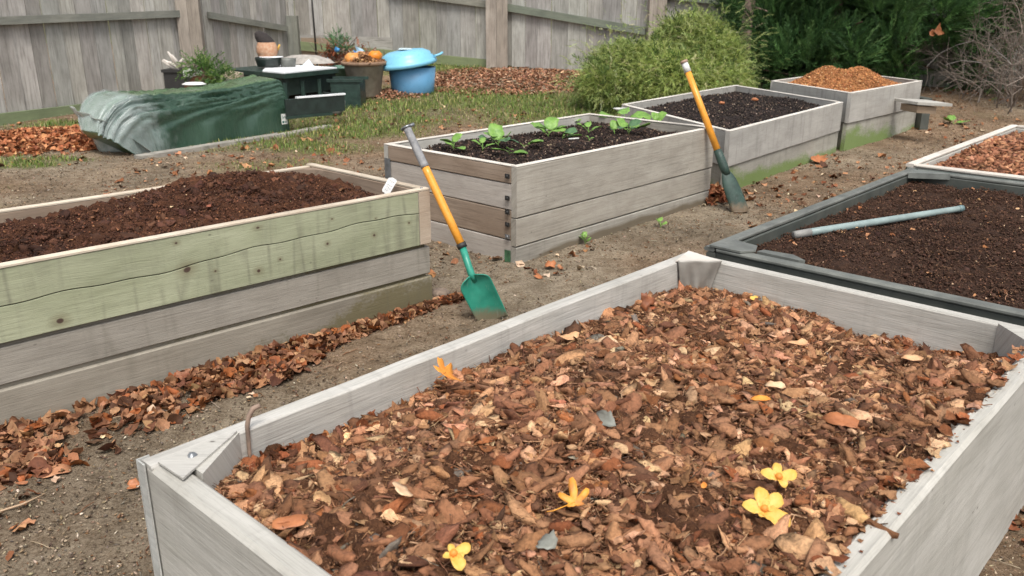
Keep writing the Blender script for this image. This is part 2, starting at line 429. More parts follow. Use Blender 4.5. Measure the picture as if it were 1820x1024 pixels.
def vcol(name, rough=.9, scale=60., amt=.45, bmp=.4, trans=0., dist=.003):
    m, nt, b = new_mat(name)
    tc = nt.nodes.new('ShaderNodeTexCoord').outputs['Object']
    n = noise(nt, tc, scale, 5, .65)
    col = mixc(nt, attr(nt), (.35, .35, .35), mth(nt, 'MULTIPLY', ramp(nt, n, [(.42, 0.), (.68, 1.)]), amt), 'MULTIPLY')
    nt.links.new(col, b.inputs['Base Color']); b.inputs['Roughness'].default_value = rough
    b.inputs['Specular IOR Level'].default_value = .25
    if bmp: bump(nt, b, n, bmp, dist)
    if trans:
        t = nt.nodes.new('ShaderNodeBsdfTranslucent'); nt.links.new(col, t.inputs[0])
        mx = nt.nodes.new('ShaderNodeMixShader'); mx.inputs[0].default_value = trans
        nt.links.new(b.outputs[0], mx.inputs[1]); nt.links.new(t.outputs[0], mx.inputs[2])
        nt.links.new(mx.outputs[0], nt.nodes['Material Output'].inputs[0])
    return m

def granular(name, c1, c2, c3, s=70., bs=.9, bd=.012):
    m, nt, b = new_mat(name)
    tc = nt.nodes.new('ShaderNodeTexCoord').outputs['Object']
    n1 = noise(nt, tc, s, 8, .75, .3); n2 = noise(nt, tc, s * .12, 5, .6)
    vo = nd(nt, 'TexVoronoi', i_Scale=s * 2.2); nt.links.new(tc, vo.inputs['Vector'])
    col = mixc(nt, lin(c1), lin(c2), ramp(nt, n1, [(.38, 0.), (.62, 1.)]))
    col = mixc(nt, col, lin(c3), mth(nt, 'MULTIPLY', ramp(nt, vo.outputs['Distance'], [(.12, 1.), (.3, 0.)]), .6))
    col = mixc(nt, col, (.55, .52, .5), mth(nt, 'MULTIPLY', ramp(nt, n2, [(.4, 1.), (.6, 0.)]), .6), 'MULTIPLY')
    col = mixc(nt, col, attr(nt), 1.0, 'MULTIPLY')
    nt.links.new(col, b.inputs['Base Color']); b.inputs['Roughness'].default_value = .95; b.inputs['Specular IOR Level'].default_value = .15
    bump(nt, b, mth(nt, 'ADD', n1, mth(nt, 'MULTIPLY', vo.outputs['Distance'], -.4)), bs, bd)
    return m

M = {}
def ckA(x): return .505 + .035 * (1 / (1 + math.exp(-(x - .62) * 18))) + .006 * math.sin(x * 23) + .003 * math.sin(x * 61)
KN = []
for (u, v, rr_) in [(458, 405, .009), (333, 479, .016), (460, 482, .009), (313, 432, .006), (107, 571, .013), (498, 461, .005), (383, 482, .005), (582, 433, .006), (665, 418, .007), (727, 396, .005), (590, 390, .005), (668, 390, .004)]:
    R_ = ray(u, v); O_ = pz(763, 338, .65); A_ = -2.7 * U1 + .175 * U2; nn_ = np.cross(A_, UP)[:2]
    t_ = (O_[:2] @ nn_) / (R_[:2] @ nn_); q_ = t_ * R_; a_ = np.linalg.norm(q_[:2] - O_[:2]); z_ = CAMH + q_[2]
    La = np.linalg.norm(A_); x_ = 1 - (a_ - .075) / (La - .075); c_ = ckA(x_)
    rr_ *= 1.35; KN.append((x_, (.5 + .5 * (z_ - c_) / (.65 - c_)) if z_ > c_ else .5 * (z_ - .362) / (c_ - .362), rr_))
M['green_board'] = wood('green_board', (168, 171, 143), (147, 151, 122), (118, 118, 94), .7, knots=0, spots=.5, streak=.3, drip=.25, pts=(KN, 2.63, .29), vlines=.45)
M['grey_board'] = wood('grey_board', (162, 156, 145), (142, 136, 125), (112, 105, 98), 1, spots=.4, streak=.35, drip=.15, vlines=.3)
M['low_board'] = wood('low_board', (154, 147, 134), (132, 125, 112), (104, 97, 86), 1, spots=.4, streak=.3, moss=(100, 92, 62), moss_low=.45, moss_amt=.85, vlines=.25, moss_x=.85)
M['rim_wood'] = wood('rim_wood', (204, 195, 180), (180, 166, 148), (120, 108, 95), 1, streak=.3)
M['brown_board'] = wood('brown_board', (160, 142, 124), (135, 116, 98), (95, 80, 66), 1.2, streak=.6, spots=.3)
M['pale_board'] = wood('pale_board', (190, 182, 172), (164, 155, 145), (122, 112, 102), 1., streak=.4, spots=.3)
M['b_board'] = wood('b_board', (180, 174, 162), (156, 149, 137), (106, 100, 90), 1., streak=.5, spots=.6, drip=.15, knots=.6)
M['b_low'] = wood('b_low', (172, 168, 158), (150, 145, 135), (104, 99, 91), 1., streak=.5, spots=.5, drip=.4, lowdirt=.85)
M['slab'] = wood('slab', (180, 177, 170), (160, 157, 150), (120, 116, 110), .4, streak=.25, spots=.3, drip=.55)
M['slab_moss'] = wood('slab_moss', (172, 169, 158), (150, 147, 137), (110, 106, 96), .4, streak=.25, spots=.3, drip=.5, moss=(104, 126, 62), moss_low=.62, moss_amt=.9, moss_x=-.35)
M['c_board'] = wood('c_board', (192, 189, 181), (168, 165, 156), (122, 117, 108), .6, streak=.35, spots=.6, drip=.2)
M['rim_pale'] = wood('rim_pale', (214, 208, 198), (196, 188, 176), (150, 140, 128), .7, streak=.3, spots=.3)  # pale tone, on the rim caps it carries painted sky light
M['c_rim'] = wood('c_rim', (194, 191, 184), (168, 165, 157), (108, 105, 100), 1., streak=.5, spots=.8, drip=.3)
M['fence'] = wood('fence', (176, 173, 166), (146, 143, 136), (94, 90, 84), .5, streak=.75, spots=.3, moss=(120, 128, 100), moss_low=.0, moss_amt=.0)
M['fence_green'] = wood('fence_green', (124, 136, 100), (104, 116, 86), (84, 90, 70), 1., streak=.4)
M['rail'] = wood('rail', (138, 138, 128), (112, 114, 106), (80, 82, 76), 1., streak=.5)
M['post'] = wood('post', (170, 160, 148), (140, 130, 119), (92, 84, 76), .8, streak=.7, spots=.4)
M['ply'] = wood('ply', (160, 140, 118), (140, 122, 102), (110, 92, 76), .6)
M['concrete'] = plain('concrete', (160, 155, 145), .9, .25, 9, .5)
M['bark_trunk'] = plain('bark_trunk', (138, 118, 104), .95, .35, 14, .8, c2=(92, 78, 70))
M['steel'] = plain('steel', (150, 153, 155), .4, .2, 20, .1, .7)
M['black_iron'] = plain('black_iron', (45, 44, 43), .6, .2, 20)
M['tray'] = plain('tray', (82, 84, 78), .55, .3, 6, .2, c2=(56, 62, 58))
M['tray_top'] = plain('tray_top', (112, 114, 108), .5, .3, 8, .2, c2=(84, 86, 82))
M['tray_green'] = plain('tray_green', (52, 74, 66), .5, .3, 8, .2)
M['tarp'] = None
M['vc'] = vcol('scatter_earthy')
M['vcbark'] = vcol('scatter_bark', .85, 110, .7, .9, 0, .006)
M['vcleaf'] = vcol('scatter_leaf', .7, 60, .55, .5, .12)
M['vcgreen'] = vcol('scatter_foliage', .6, 20, .25, 0, .3)
M['twig'] = vcol('twig_bark', .9, 30, .4, .3)
M['soil_dark'] = granular('soil_dark', (48, 35, 28), (72, 52, 41), (100, 78, 62), 55)
M['soil_brown'] = granular('soil_brown', (62, 40, 28), (92, 60, 43), (120, 84, 60), 55)
M['soil_black'] = granular('soil_black', (34, 29, 28), (56, 48, 45), (84, 74, 68), 55)
M['mulch_base'] = granular('mulch_base', (82, 54, 38), (118, 82, 58), (150, 112, 84), 60, 1., .02)
M['orange_heap'] = granular('orange_heap', (130, 84, 50), (178, 126, 80), (205, 155, 105), 40, 1., .03)

# ------------------------------------------------------------------ camera, light, world
cam = bpy.data.cameras.new('camera'); co = bpy.data.objects.new('camera', cam); COL.objects.link(co)
co.location = (0, 0, CAMH); co.rotation_euler = (math.pi / 2 - PITCH, 0, 0)
cam.sensor_width = 36; cam.lens = F / 1820 * 36; cam.clip_end = 2000; cam.clip_start = .05
cam.dof.use_dof = True; cam.dof.focus_distance = 3.2; cam.dof.aperture_fstop = 7.0
SC.camera = co
w = bpy.data.worlds.new('World'); SC.world = w; w.use_nodes = True; nt = w.node_tree
sky = nt.nodes.new('ShaderNodeTexSky'); sky.sky_type = 'NISHITA'; sky.sun_disc = False
EL, AZ = rad(60), rad(168)        # AZ measured from +Y, towards +X
sky.sun_elevation = EL; sky.sun_rotation = AZ; sky.dust_density = 4.0; sky.air_density = 1.0; sky.ozone_density = .6
hs = nt.nodes.new('ShaderNodeHueSaturation'); hs.inputs['Saturation'].default_value = .35
nt.links.new(sky.outputs[0], hs.inputs['Color']); bg = nt.nodes['Background']
nt.links.new(hs.outputs[0], bg.inputs[0]); bg.inputs[1].default_value = .115
sun = bpy.data.lights.new('sun', 'SUN'); sun.energy = 1.5; sun.angle = rad(18); sun.color = (1, .96, .9)
so = bpy.data.objects.new('sun', sun); COL.objects.link(so)
so.rotation_euler = Vector((-math.sin(AZ) * math.cos(EL), -math.cos(AZ) * math.cos(EL), -math.sin(EL))).to_track_quat('-Z', 'Y').to_euler()
SC.view_settings.view_transform = 'Standard'; SC.view_settings.look = 'None'; SC.view_settings.exposure = 0.86; SC.view_settings.gamma = 1
SC.cycles.use_denoising = True; SC.cycles.max_bounces = 6; SC.cycles.diffuse_bounces = 3; SC.cycles.transparent_max_bounces = 8

# ------------------------------------------------------------------ lawn mask (world space)
LAWN = []
for (u, v, rx, ry, d) in [(560, 205, 1.6, .9, .5), (700, 190, 1.5, .8, .6), (820, 165, 1.8, .8, .8), (960, 180, 1.8, 1.0, 1.), (1060, 185, 1.2, 1.3, 1.), (900, 200, 1.5, .9, .7),
                        (640, 235, 1.2, .8, .75), (560, 262, 1.2, .6, .7), (480, 290, .8, .4, .5), (760, 215, 1.2, .7, .7), (880, 185, 1.5, .8, .8), (430, 255, .8, .3, .6), (960, 112, 2.6, .7, 1.2), (790, 118, 1.2, 1.3, 1.1), (150, 225, 1.1, .4, 1.1),
                        (30, 295, .5, .22, 1.2), (100, 285, .5, .2, .8), (660, 215, 1.0, .5, .6), (1180, 200, 1.0, 1.5, .6), (600, 130, 2.0, 1.0, .6), (430, 130, 3, .8, .5)]:
    p = gp(u, v); LAWN.append((p[0], p[1], rx, ry, d))
def lawn(x, y):
    s = np.zeros_like(x)
    for cx, cy, rx, ry, d in LAWN:
        s = np.maximum(s, d * np.exp(-((x - cx) / rx) ** 2 - ((y - cy) / ry) ** 2))
    n = fbm(x, y, 1.1, 4, 5)
    far = 1 / (1 + np.exp(-(y - 21) * 1.0))
    return np.clip(np.maximum(s, far * .8) * 1.8 + n * .9 - .32, 0, 1)

# ------------------------------------------------------------------ ground
def ground():
    xs = np.unique(np.concatenate([np.linspace(-900, -12, 25), np.arange(-12, -3.4, .07), np.arange(-3.4, 3.6, .022), np.arange(3.6, 12.01, .07), np.linspace(12, 900, 25)]))
    ys = np.unique(np.concatenate([np.linspace(-300, -1, 12), np.arange(-1, 1.2, .08), np.arange(1.2, 8, .022), np.arange(8, 20, .06), np.linspace(20, 26, 20), np.linspace(26, 1500, 22)]))
    X, Y = np.meshgrid(xs, ys, indexing='ij')
    near = (np.abs(X) < 14) & (Y > -2) & (Y < 24)
    Z = gz(X, Y) + np.where(near, fbm(X, Y, 1.5, 3, 1) * .012 + fbm(X, Y, 7, 3, 2) * .010 + fbm(X, Y, 24, 2, 3) * .006, 0)
    V = np.stack([X, Y, Z], -1).reshape(-1, 3); n, m = X.shape
    i, j = np.meshgrid(np.arange(n - 1), np.arange(m - 1), indexing='ij'); a = (i * m + j).ravel()
    T = np.stack([a, a + m, a + m + 1, a + 1], 1)
    G = lawn(X, Y).reshape(-1, 1)
    soil = np.array(lin(163, 150, 130)); grs = np.array(lin(108, 120, 70)); brown = np.array(lin(146, 121, 97))
    k = np.clip(fbm(X, Y, .8, 4, 9).reshape(-1, 1) * 1.2 + .4 + .04 * (Y.reshape(-1, 1) - 4), 0, .8)
    C = soil * (1 - k) + brown * k; C = C * (1 + .42 * np.clip(fbm(X, Y, 2.6, 5, 14), -1, 1).reshape(-1, 1)); C = C * (1 - G * .85) + grs * G * .85
    m_, nt, b = new_mat('ground_soil')
    tc = nt.nodes.new('ShaderNodeTexCoord').outputs['Object']
    n1 = noise(nt, tc, 70, 8, .8, .2); n2 = noise(nt, tc, 9, 6, .65); vo = nd(nt, 'TexVoronoi', i_Scale=130.); nt.links.new(tc, vo.inputs['Vector'])
    v2 = nd(nt, 'TexVoronoi', i_Scale=60.); nt.links.new(tc, v2.inputs['Vector'])
    col = mixc(nt, attr(nt), (.42, .38, .34), ramp(nt, n1, [(.36, 1.), (.56, 0.)]), 'MULTIPLY')
    col = mixc(nt, col, lin(196, 182, 160), mth(nt, 'MULTIPLY', ramp(nt, vo.outputs['Distance'], [(.12, 1.), (.26, 0.)]), .55))
    col = mixc(nt, col, lin(74, 62, 52), mth(nt, 'MULTIPLY', ramp(nt, v2.outputs['Distance'], [(.1, 1.), (.22, 0.)]), .7))
    col = mixc(nt, col, (.62, .58, .54), mth(nt, 'MULTIPLY', ramp(nt, n2, [(.4, 1.), (.58, 0.)]), .7), 'MULTIPLY')
    nt.links.new(col, b.inputs['Base Color']); b.inputs['Roughness'].default_value = .97; b.inputs['Specular IOR Level'].default_value = .1
    bump(nt, b, mth(nt, 'ADD', n1, n2), 1., .022)
    tag(raw('ground', V, T, C, m_, smooth=True), kind='structure')
ground()

# ------------------------------------------------------------------ loose stuff on the ground
def rnd_ground(n, x0, x1, y0, y1, pw=1.):
    y = y0 + (y1 - y0) * RNG.random(n) ** pw
    xx = RNG.uniform(-1, 1, n) * (y * .66 + .5); return xx, y
def litter():
    parts = []
    TB = [(3, (170, 152, 128)), (5, (144, 122, 98)), (2.5, (120, 88, 64)), (.35, (202, 190, 168)), (5, (92, 78, 64)), (2, (116, 106, 94))]
    x, y = rnd_ground(80000, 0, 0, 1.2, 13, 1.25); n = len(x)
    s = RNG.uniform(.0035, .013, n) * (1 + .08 * y)
    parts.append(scatter(OCT, np.c_[x, y, gz(x, y) + .008], rotm(RNG.uniform(0, 6.3, n), RNG.normal(0, .5, n), RNG.normal(0, .5, n)), s[:, None] * np.array([1.6, .8, .5]), pal(n, TB)))
    x, y = rnd_ground(9000, 0, 0, 2, 16, 1.1); n = len(x)
    keep = fbm(x, y, .9, 3, 31) > -.1; x, y = x[keep], y[keep]; n = len(x)
    TL = [(4, (150, 104, 72)), (3, (176, 128, 92)), (3, (122, 76, 50)), (1, (206, 180, 150)), (2, (96, 70, 52))]
    parts.append(scatter(FLAKE, np.c_[x, y, gz(x, y) + .014], rotm(RNG.uniform(0, 6.3, n), RNG.normal(0, .3, n), RNG.normal(0, .3, n)), RNG.gamma(3, .012, n) + .012, pal(n, TL)))
    x, y = rnd_ground(1800, 0, 0, 1.5, 12); n = len(x)
    parts.append(scatter(STICK, np.c_[x, y, gz(x, y) + .01], rotm(RNG.uniform(0, 6.3, n), RNG.normal(0, .1, n), RNG.normal(0, .1, n)), RNG.uniform(.03, .1, (n, 1)) * np.array([1, .7, .7]), pal(n, TB)))
    V, T, C = merge(parts)
    tag(raw('ground_litter', V, T, C, M['vc']), 'scattered bark chips, leaf scraps and twigs on the dirt path and lawn', 'litter', kind='stuff')
litter()

def grass():
    n = 260000
    x, y = rnd_ground(n, 0, 0, 6.5, 22, .9)
    d = lawn(x, y); k = RNG.random(n) < d * 1.1; x, y, d = x[k], y[k], d[k]; n = len(x)
    B = []
    for s in range(5):
        r = np.random.default_rng(s); b = r.uniform(.1, .7)
        V = np.array([(-.07, 0, 0), (.07, 0, 0), (-.05, b * .3, .5), (.05, b * .3, .5), (0, b, .95)]); T = np.array([(0, 1, 3), (0, 3, 2), (2, 3, 4)]); B.append((V, T))
    h = RNG.uniform(.02, .06, n) * (.6 + .8 * d)
    c = pal(n, [(4, (132, 148, 78)), (4, (112, 134, 66)), (2, (164, 160, 100)), (2, (90, 112, 58)), (1, (184, 172, 124))], .15)
    S = np.c_[h * 1.3, h, h]
    V, T, C = scatter(B, np.c_[x, y, gz(x, y) - .002], rotm(RNG.uniform(0, 6.3, n), np.zeros(n), RNG.normal(0, .2, n)), S, c)
    tag(raw('grass', V, T, C, M['vcgreen']), 'short patchy grass between the beds and the fence', 'grass', kind='stuff')
grass()

# ------------------------------------------------------------------ raised beds
class Frame:
    """local coordinates a (along A) and b (along B) on a parallelogram"""
    def __init__(s, O, A, B): s.O = np.array(O, float)[:2]; s.A = np.array(A, float)[:2]; s.B = np.array(B, float)[:2]; s.la = np.linalg.norm(s.A); s.lb = np.linalg.norm(s.B)
    def p(s, a, b): return s.O + s.A / s.la * a + s.B / s.lb * b
    def P(s, a, b, z): q = s.p(a, b); return np.array([q[0], q[1], z])
    def XY(s, a, b): return s.O[0] + s.A[0] / s.la * a + s.B[0] / s.lb * b, s.O[1] + s.A[1] / s.la * a + s.B[1] / s.lb * b
    def wall(s, mb, side, z0, z1, t, proud=0., trim=0., **kw):
        """side f (b=0), k (b=lb), l (a=0), r (a=la)"""
        na, nb = s.A / s.la, s.B / s.lb
        if side == 'f': P, Q, o = s.p(-proud * 0 + trim, -proud), s.p(s.la - trim, -proud), -1
        if side == 'k': P, Q, o = s.p(trim, s.lb + proud), s.p(s.la - trim, s.lb + proud), 1
        if side == 'l': P, Q, o = s.p(-proud, trim), s.p(-proud, s.lb - trim), -1
        if side == 'r': P, Q, o = s.p(s.la + proud, trim), s.p(s.la + proud, s.lb - trim), 1
        d = (Q - P) / np.linalg.norm(Q - P); nrm = np.array([d[1], -d[0]])
        other = nb if side in 'fk' else na
        if np.dot(nrm, other) * o < 0: nrm = -nrm; P, Q = Q, P
        mb.board(P, Q, z0, z1, t, out=nrm, **kw)

def soil_patch(name, fr, hf, a0, a1, b0, b1, res, mat, label, cat, seed, rough=.012, pieces=None, colf=None, vmat=None):
    """heap filling a bed; hf(a, b) gives the height"""
    na, nb = int((a1 - a0) / res) + 1, int((b1 - b0) / res) + 1
    A, B = np.meshgrid(np.linspace(a0, a1, na), np.linspace(b0, b1, nb), indexing='ij')
    X, Y = fr.XY(A, B)
    Z = hf(A, B) + fbm(X, Y, 6, 3, seed) * rough * 1.2 + np.abs(fbm(X, Y, 22, 3, seed + 3)) * rough * 1.6 + fbm(X, Y, 60, 2, seed + 5) * rough * .5
    V = np.stack([X, Y, Z], -1).reshape(-1, 3)
    i, j = np.meshgrid(np.arange(na - 1), np.arange(nb - 1), indexing='ij'); a = (i * nb + j).ravel()
    T = np.concatenate([np.stack([a, a + nb, a + nb + 1], 1), np.stack([a, a + nb + 1, a + 1], 1)])
    C = np.ones_like(V) 
    if colf is not None: C = C * colf(X, Y).reshape(-1, 1)
    me_parts = (V, T, C)
    o = raw(name, V, T, C, mat, smooth=True)
    if pieces is not None:
        pv, pt, pc = merge(pieces)
        # second material slot for the loose pieces in the same object
        V2 = np.concatenate([V, pv]); T2 = np.concatenate([T, pt + len(V)]); C2 = np.concatenate([C, pc])
        bpy.data.objects.remove(o); o = raw(name, V2, T2, C2, mat)
        o.data.materials.append(vmat or M['vc'])
        mi = np.zeros(len(T2), np.int32); mi[len(T):] = 1; o.data.polygons.foreach_set('material_index', mi)
        sm = np.zeros(len(T2), bool); sm[:] = True; o.data.polygons.foreach_set('use_smooth', sm)
    tag(o, label, cat, kind='stuff'); return o

def pieces_on(fr, hf, n, a0, a1, b0, b1, temps, smin, smax, table, lift=.0, tilt=.5, aniso=None, pw=2., zj=.01, tone=.3):
    a = RNG.uniform(a0, a1, n); b = RNG.uniform(b0, b1, n); X, Y = fr.XY(a, b)
    s = smin + (smax - smin) * RNG.random(n) ** pw
    P = np.c_[X, Y, hf(a, b) + lift + RNG.uniform(-zj, zj, n)]
    S = s[:, None] * (np.array(aniso) if aniso is not None else np.ones(3))
    tn = 1 + tone * (fbm(X, Y, 4.5, 3, 61) + .6 * fbm(X, Y, 15, 2, 63))
    return scatter(temps, P, rotm(RNG.uniform(0, 6.3, n), RNG.normal(0, tilt, n), RNG.normal(0, tilt, n)), S, pal(n, table) * np.clip(tn, .4, 1.6)[:, None])

SOIL_TB = [(6, (56, 40, 32)), (4, (80, 56, 42)), (2, (104, 74, 54)), (1, (140, 105, 80))]

# ---- bed A: tall bed with the pale green top board
hA = .65
fA = Frame(pz(763, 338, hA), -2.7 * U1 + .175 * U2, 1.06 * U2)
def bed_A():
    r = empty('raised_bed', (*fA.p(fA.la / 2, fA.lb / 2), 0), 'tall wooden raised bed with a pale green top board full of brown soil', 'raised bed', 'wooden raised garden beds')
    t = .045
    # top board, split by a long crack
    crack = lambda x: .515 + .05 * 0 + .012 * math.sin(x * 9) + (.022 if x < .25 else .022 - .04 * min(1, (x - .25) * 5)) - .0 * x
    mb = MB(); P, Q = fA.p(fA.la - 0, 0), fA.p(.075, 0)
    n = -fA.B / fA.lb
    d = (Q - P) / np.linalg.norm(Q - P); nr = np.array([d[1], -d[0]]);  nr = nr if np.dot(nr, n) > 0 else -nr
    ck = lambda x: .505 + .035 * (1 / (1 + math.exp(-(x - .62) * 18))) + .006 * math.sin(x * 23) + .003 * math.sin(x * 61)
    mb.board(P, Q, lambda x: ck(x) + .0045, hA, t, n=90, amp=.0005, out=nr, ch=.0018, seed=3, fit0=.5)
    mb.board(P, Q, .362, lambda x: ck(x), t, n=90, amp=.0005, out=nr, ch=.0018, seed=9, fit1=.5)
    o = mb.build('side_board', M['green_board'], r); tag(o, 'pale green top board with knots and a long crack')
    for (z0, z1, pr, m, lb) in ((.190, .340, -.014, 'grey_board', 'weathered grey middle board'), (.0, .172, -.004, 'low_board', 'mud stained bottom board')):
        mb = MB(); a0, a1 = fA.p(fA.la, -pr), fA.p(.0, -pr); mb.board(a0, a1, z0 - (.03 if z0 == 0 else 0), z1, t, n=30, out=nr, ch=.004)
        tag(mb.build('side_board', M[m], r), lb)
    mb = MB(); mb.board(fA.p(fA.la, .03), fA.p(0.02, .03), -.02, .60, .02, out=nr); tag(mb.build('liner_board', M['low_board'], r), 'dark inner board behind the gaps')
    # corner post piece at the right end
    mb = MB(); mb.board(fA.p(.072, -.002), fA.p(0, -.002), .362, hA, .05, n=4, out=nr, col=(.88, .8, .74)); mb.build('corner_post', M['rim_wood'], r)
    mb = MB(); fA.wall(mb, 'k', -.02, hA - .01, .04, n=20); mb.build('side_board', M['brown_board'], r)
    mb = MB(); fA.wall(mb, 'l', .362, hA, .045, trim=.052, n=10); tag(mb.build('end_board', M['brown_board'], r), 'brown end board')
    for z0, z1 in ((.186, .35), (-.03, .174)):
        mb = MB(); fA.wall(mb, 'l', z0, z1, .045, proud=-.006, trim=.052, n=10); mb.build('end_board', M['grey_board'], r)
    mb = MB(); fA.wall(mb, 'r', -.02, hA, .045, trim=.052, n=10); mb.build('end_board', M['grey_board'], r)
    # thin pale cap strip along the rim, colour boosted to paint in sky light
    mb = MB(); mb.board(fA.p(fA.la, -.004), fA.p(.0, -.004), hA + .0015, hA + .013, .042, out=nr, n=30, amp=.0008, ch=.002, col=(1.12, 1.1, 1.06)); mb.build('rim_skylit_strip', M['rim_wood'], r)
    mb = MB(); mb.board(fA.p(0, .04), fA.p(0, fA.lb), hA + .0015, hA + .013, .042, out=fA.A / -fA.la, n=12, amp=.0008, ch=.002, col=(1.12, 1.1, 1.06)); mb.build('rim_skylit_strip', M['rim_wood'], r)
    mb = MB(); mb.board(fA.p(.046, fA.lb), fA.p(fA.la, fA.lb), hA - .0085, hA + .003, .04, out=fA.B / fA.lb, n=20, amp=.0008, ch=.002, col=(1.12, 1.1, 1.06)); mb.build('rim_skylit_strip', M['rim_wood'], r)
    # rounded inner corner block at the far right
    mb = MB(); c = fA.p(.045, fA.lb - .045); mb.prism([fA.p(.045, fA.lb - .04), fA.p(.20, fA.lb - .04), fA.p(.11, fA.lb - .07), fA.p(.065, fA.lb - .12), fA.p(.045, fA.lb - .2)], .3, hA - .004); mb.build('corner_block', M['brown_board'], r)
    # bolt heads
    for a, z in ((.035, .62),):
        mb = MB(); q = fA.P(a, .02, hA + .013); mb.lathe(q, [(.0, .004), (.006, .004), (.008, 0)], 10); mb.build('screw', M['steel'], r)
bed_A()
def hsA(a, b):
    a = np.asarray(a, float); b = np.asarray(b, float)
    ridge = .048 * np.exp(-((b - .72) / .35) ** 2) * (1 - np.exp(-((a - .1) / .5) ** 2)) + .05 * np.exp(-((a - .62) / .45) ** 2 - ((b - .8) / .3) ** 2)
    z = .605 + ridge + .03 * fbm(a, b, 2.2, 3, 44) + .022 * fbm(a, b, 8, 3, 45) - .14 * np.exp(-((a - .0) / .11) ** 2) - .07 * np.exp(-((a - 2.2) / .9) ** 2 - ((b - 1) / .3) ** 2) - .03 * np.exp(-((b - 1.04) / .12) ** 2) * (a > .9)
    return z
TBA = [(8, (66, 42, 31)), (6, (88, 57, 42)), (2, (112, 74, 53)), (.4, (142, 98, 70)), (.06, (196, 166, 132))]
pa = [pieces_on(fA, hsA, 42000, .05, 2.65, .05, 1.02, OCT, .004, .015, TBA, .012, .6, None, 2.5, .014),
      pieces_on(fA, hsA, 1500, .05, 2.65, .05, 1.02, CH, .015, .045, TBA[:2], .008, .6, (1, 1.4, 1.6), 2.5),
      pieces_on(fA, hsA, 700, .08, 2.62, .08, 1.0, CHB, .03, .075, TBA[:2], .004, .5, (1, 1.6, 2.0), 2.2, .012, .5),
      pieces_on(fA, hsA, 6000, .06, 2.6, .05, 1.0, STICK, .012, .05, TBA, .016, .4, (1, .6, .6)),
      pieces_on(fA, hsA, 160, .08, 2.6, .06, .98, FLAKE, .012, .05, TBA[2:], .02, .4)]
soil_patch('soil', fA, hsA, .04, 2.66, .04, 1.03, .012, M['soil_brown'], 'dark brown fibrous soil heaped in the bed with the pale green board', 'soil', 5, .024, pa, lambda X, Y: np.clip(1 + .5 * fbm(X, Y, 5, 4, 68), .4, 1.8))

# ---- bed B: four board bed with seedlings
hB = .62
fB = Frame(pz(918, 470, 0), 2.36 * U1, 1.29 * U2)
def bed_B():
    for sd in 'fklr': pass
    r = empty('raised_bed', (*fB.p(fB.la / 2, fB.lb / 2), 0), 'grey wooden raised bed holding dark soil and green seedlings', 'raised bed', 'wooden raised garden beds')
    for z0, z1, m, lb in ((.302, hB, 'b_board', 'wide grey top board'), (.115, .294, 'b_board', None), (-.03, .106, 'b_low', 'bottom board with a dirty lower edge')):
        mb = MB(); fB.wall(mb, 'f', z0, z1, .045, n=30, ch=.004, proud=.0 if z0 > .2 else -.004); o = mb.build('side_board', M[m], r)
        if lb: tag(o, lb)
    for z0, z1, m, pr, lb in ((.515, hB, 'brown_board', .0, 'brown top end board'), (.345, .509, 'pale_board', -.005, 'pale end board'), (.15, .339, 'brown_board', -.004, 'brown end board with visible grain'), (-.03, .144, 'pale_board', -.005, 'pale bottom end board')):
        mb = MB(); fB.wall(mb, 'l', z0, z1, .04, n=14, ch=.004, proud=pr, trim=.047); tag(mb.build('end_board', M[m], r), lb)
    mb = MB(); fB.wall(mb, 'k', -.02, hB, .04, n=24); mb.build('side_board', M['c_board'], r)
    mb = MB(); fB.wall(mb, 'r', -.02, hB - .005, .04, trim=.046, n=12); mb.build('end_board', M['b_board'], r)
    mb = MB(); P = fB.P(.005, .0475, -.02); mb.box(fB.P(.0, 1.225, -.02), np.append(-U1 * .004, 0)[:3], U2 * .062, UP * .55, col=(.85, .9, .95)); mb.build('corner_strip', M['steel'], r)
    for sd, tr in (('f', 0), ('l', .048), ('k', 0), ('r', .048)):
        mb = MB(); fB.wall(mb, sd, hB + .0025, hB + .010, .043, trim=tr, n=20, amp=.0008, ch=.002, col=(1.08, 1.08, 1.08)); mb.build('rim_skylit_strip', M['rim_pale'], r)  # added caps, sky light on the rim tops painted in as pale colour
    # rusty hinge brackets and bolts up the near corner
    for z in (.56, .42, .33, .25, .17):
        mb = MB(); c = fB.P(0, .07, z) - U1 * .008
        mb.box(c - U2 * .018 - UP * .012, U2 * .036, -U1 * .006, UP * .028); mb.lathe(c + UP * .0, [(.0, .012), (.009, .01), (.010, -.01), (0, -.012)], 10)
        mb.build('bracket', M['black_iron'] if z > .2 else M['steel'], r)
    mb = MB(); mb.box(fB.P(.0, .05, -.02) - U1 * .006, U1 * .003, U2 * .05, UP * .1); tag(mb.build('corner_foot', plain('green_paint', (74, 118, 84), .6, .4, 20), r), 'green painted corner foot')
bed_B()
def hsB(a, b):
    a = np.asarray(a, float); b = np.asarray(b, float)
    return .545 + .028 * fbm(a, b, 2.0, 3, 71) + .02 * np.exp(-((b - .6) / .4) ** 2) - .05 * np.exp(-(a / .25) ** 2) * (b > .3)
TBB = [(6, (42, 34, 31)), (4, (64, 50, 44)), (2, (92, 74, 62)), (.6, (150, 130, 110))]
pb = [pieces_on(fB, hsB, 14000, .05, 2.3, .05, 1.24, OCT, .007, .026, TBB, .01, .6), pieces_on(fB, hsB, 1500, .06, 2.3, .06, 1.2, STICK, .02, .07, TBB, .014, .3)]
soil_patch('soil', fB, hsB, .035, 2.33, .035, 1.26, .014, M['soil_black'], 'blackish soil around the green seedlings', 'soil', 15, .013, pb)

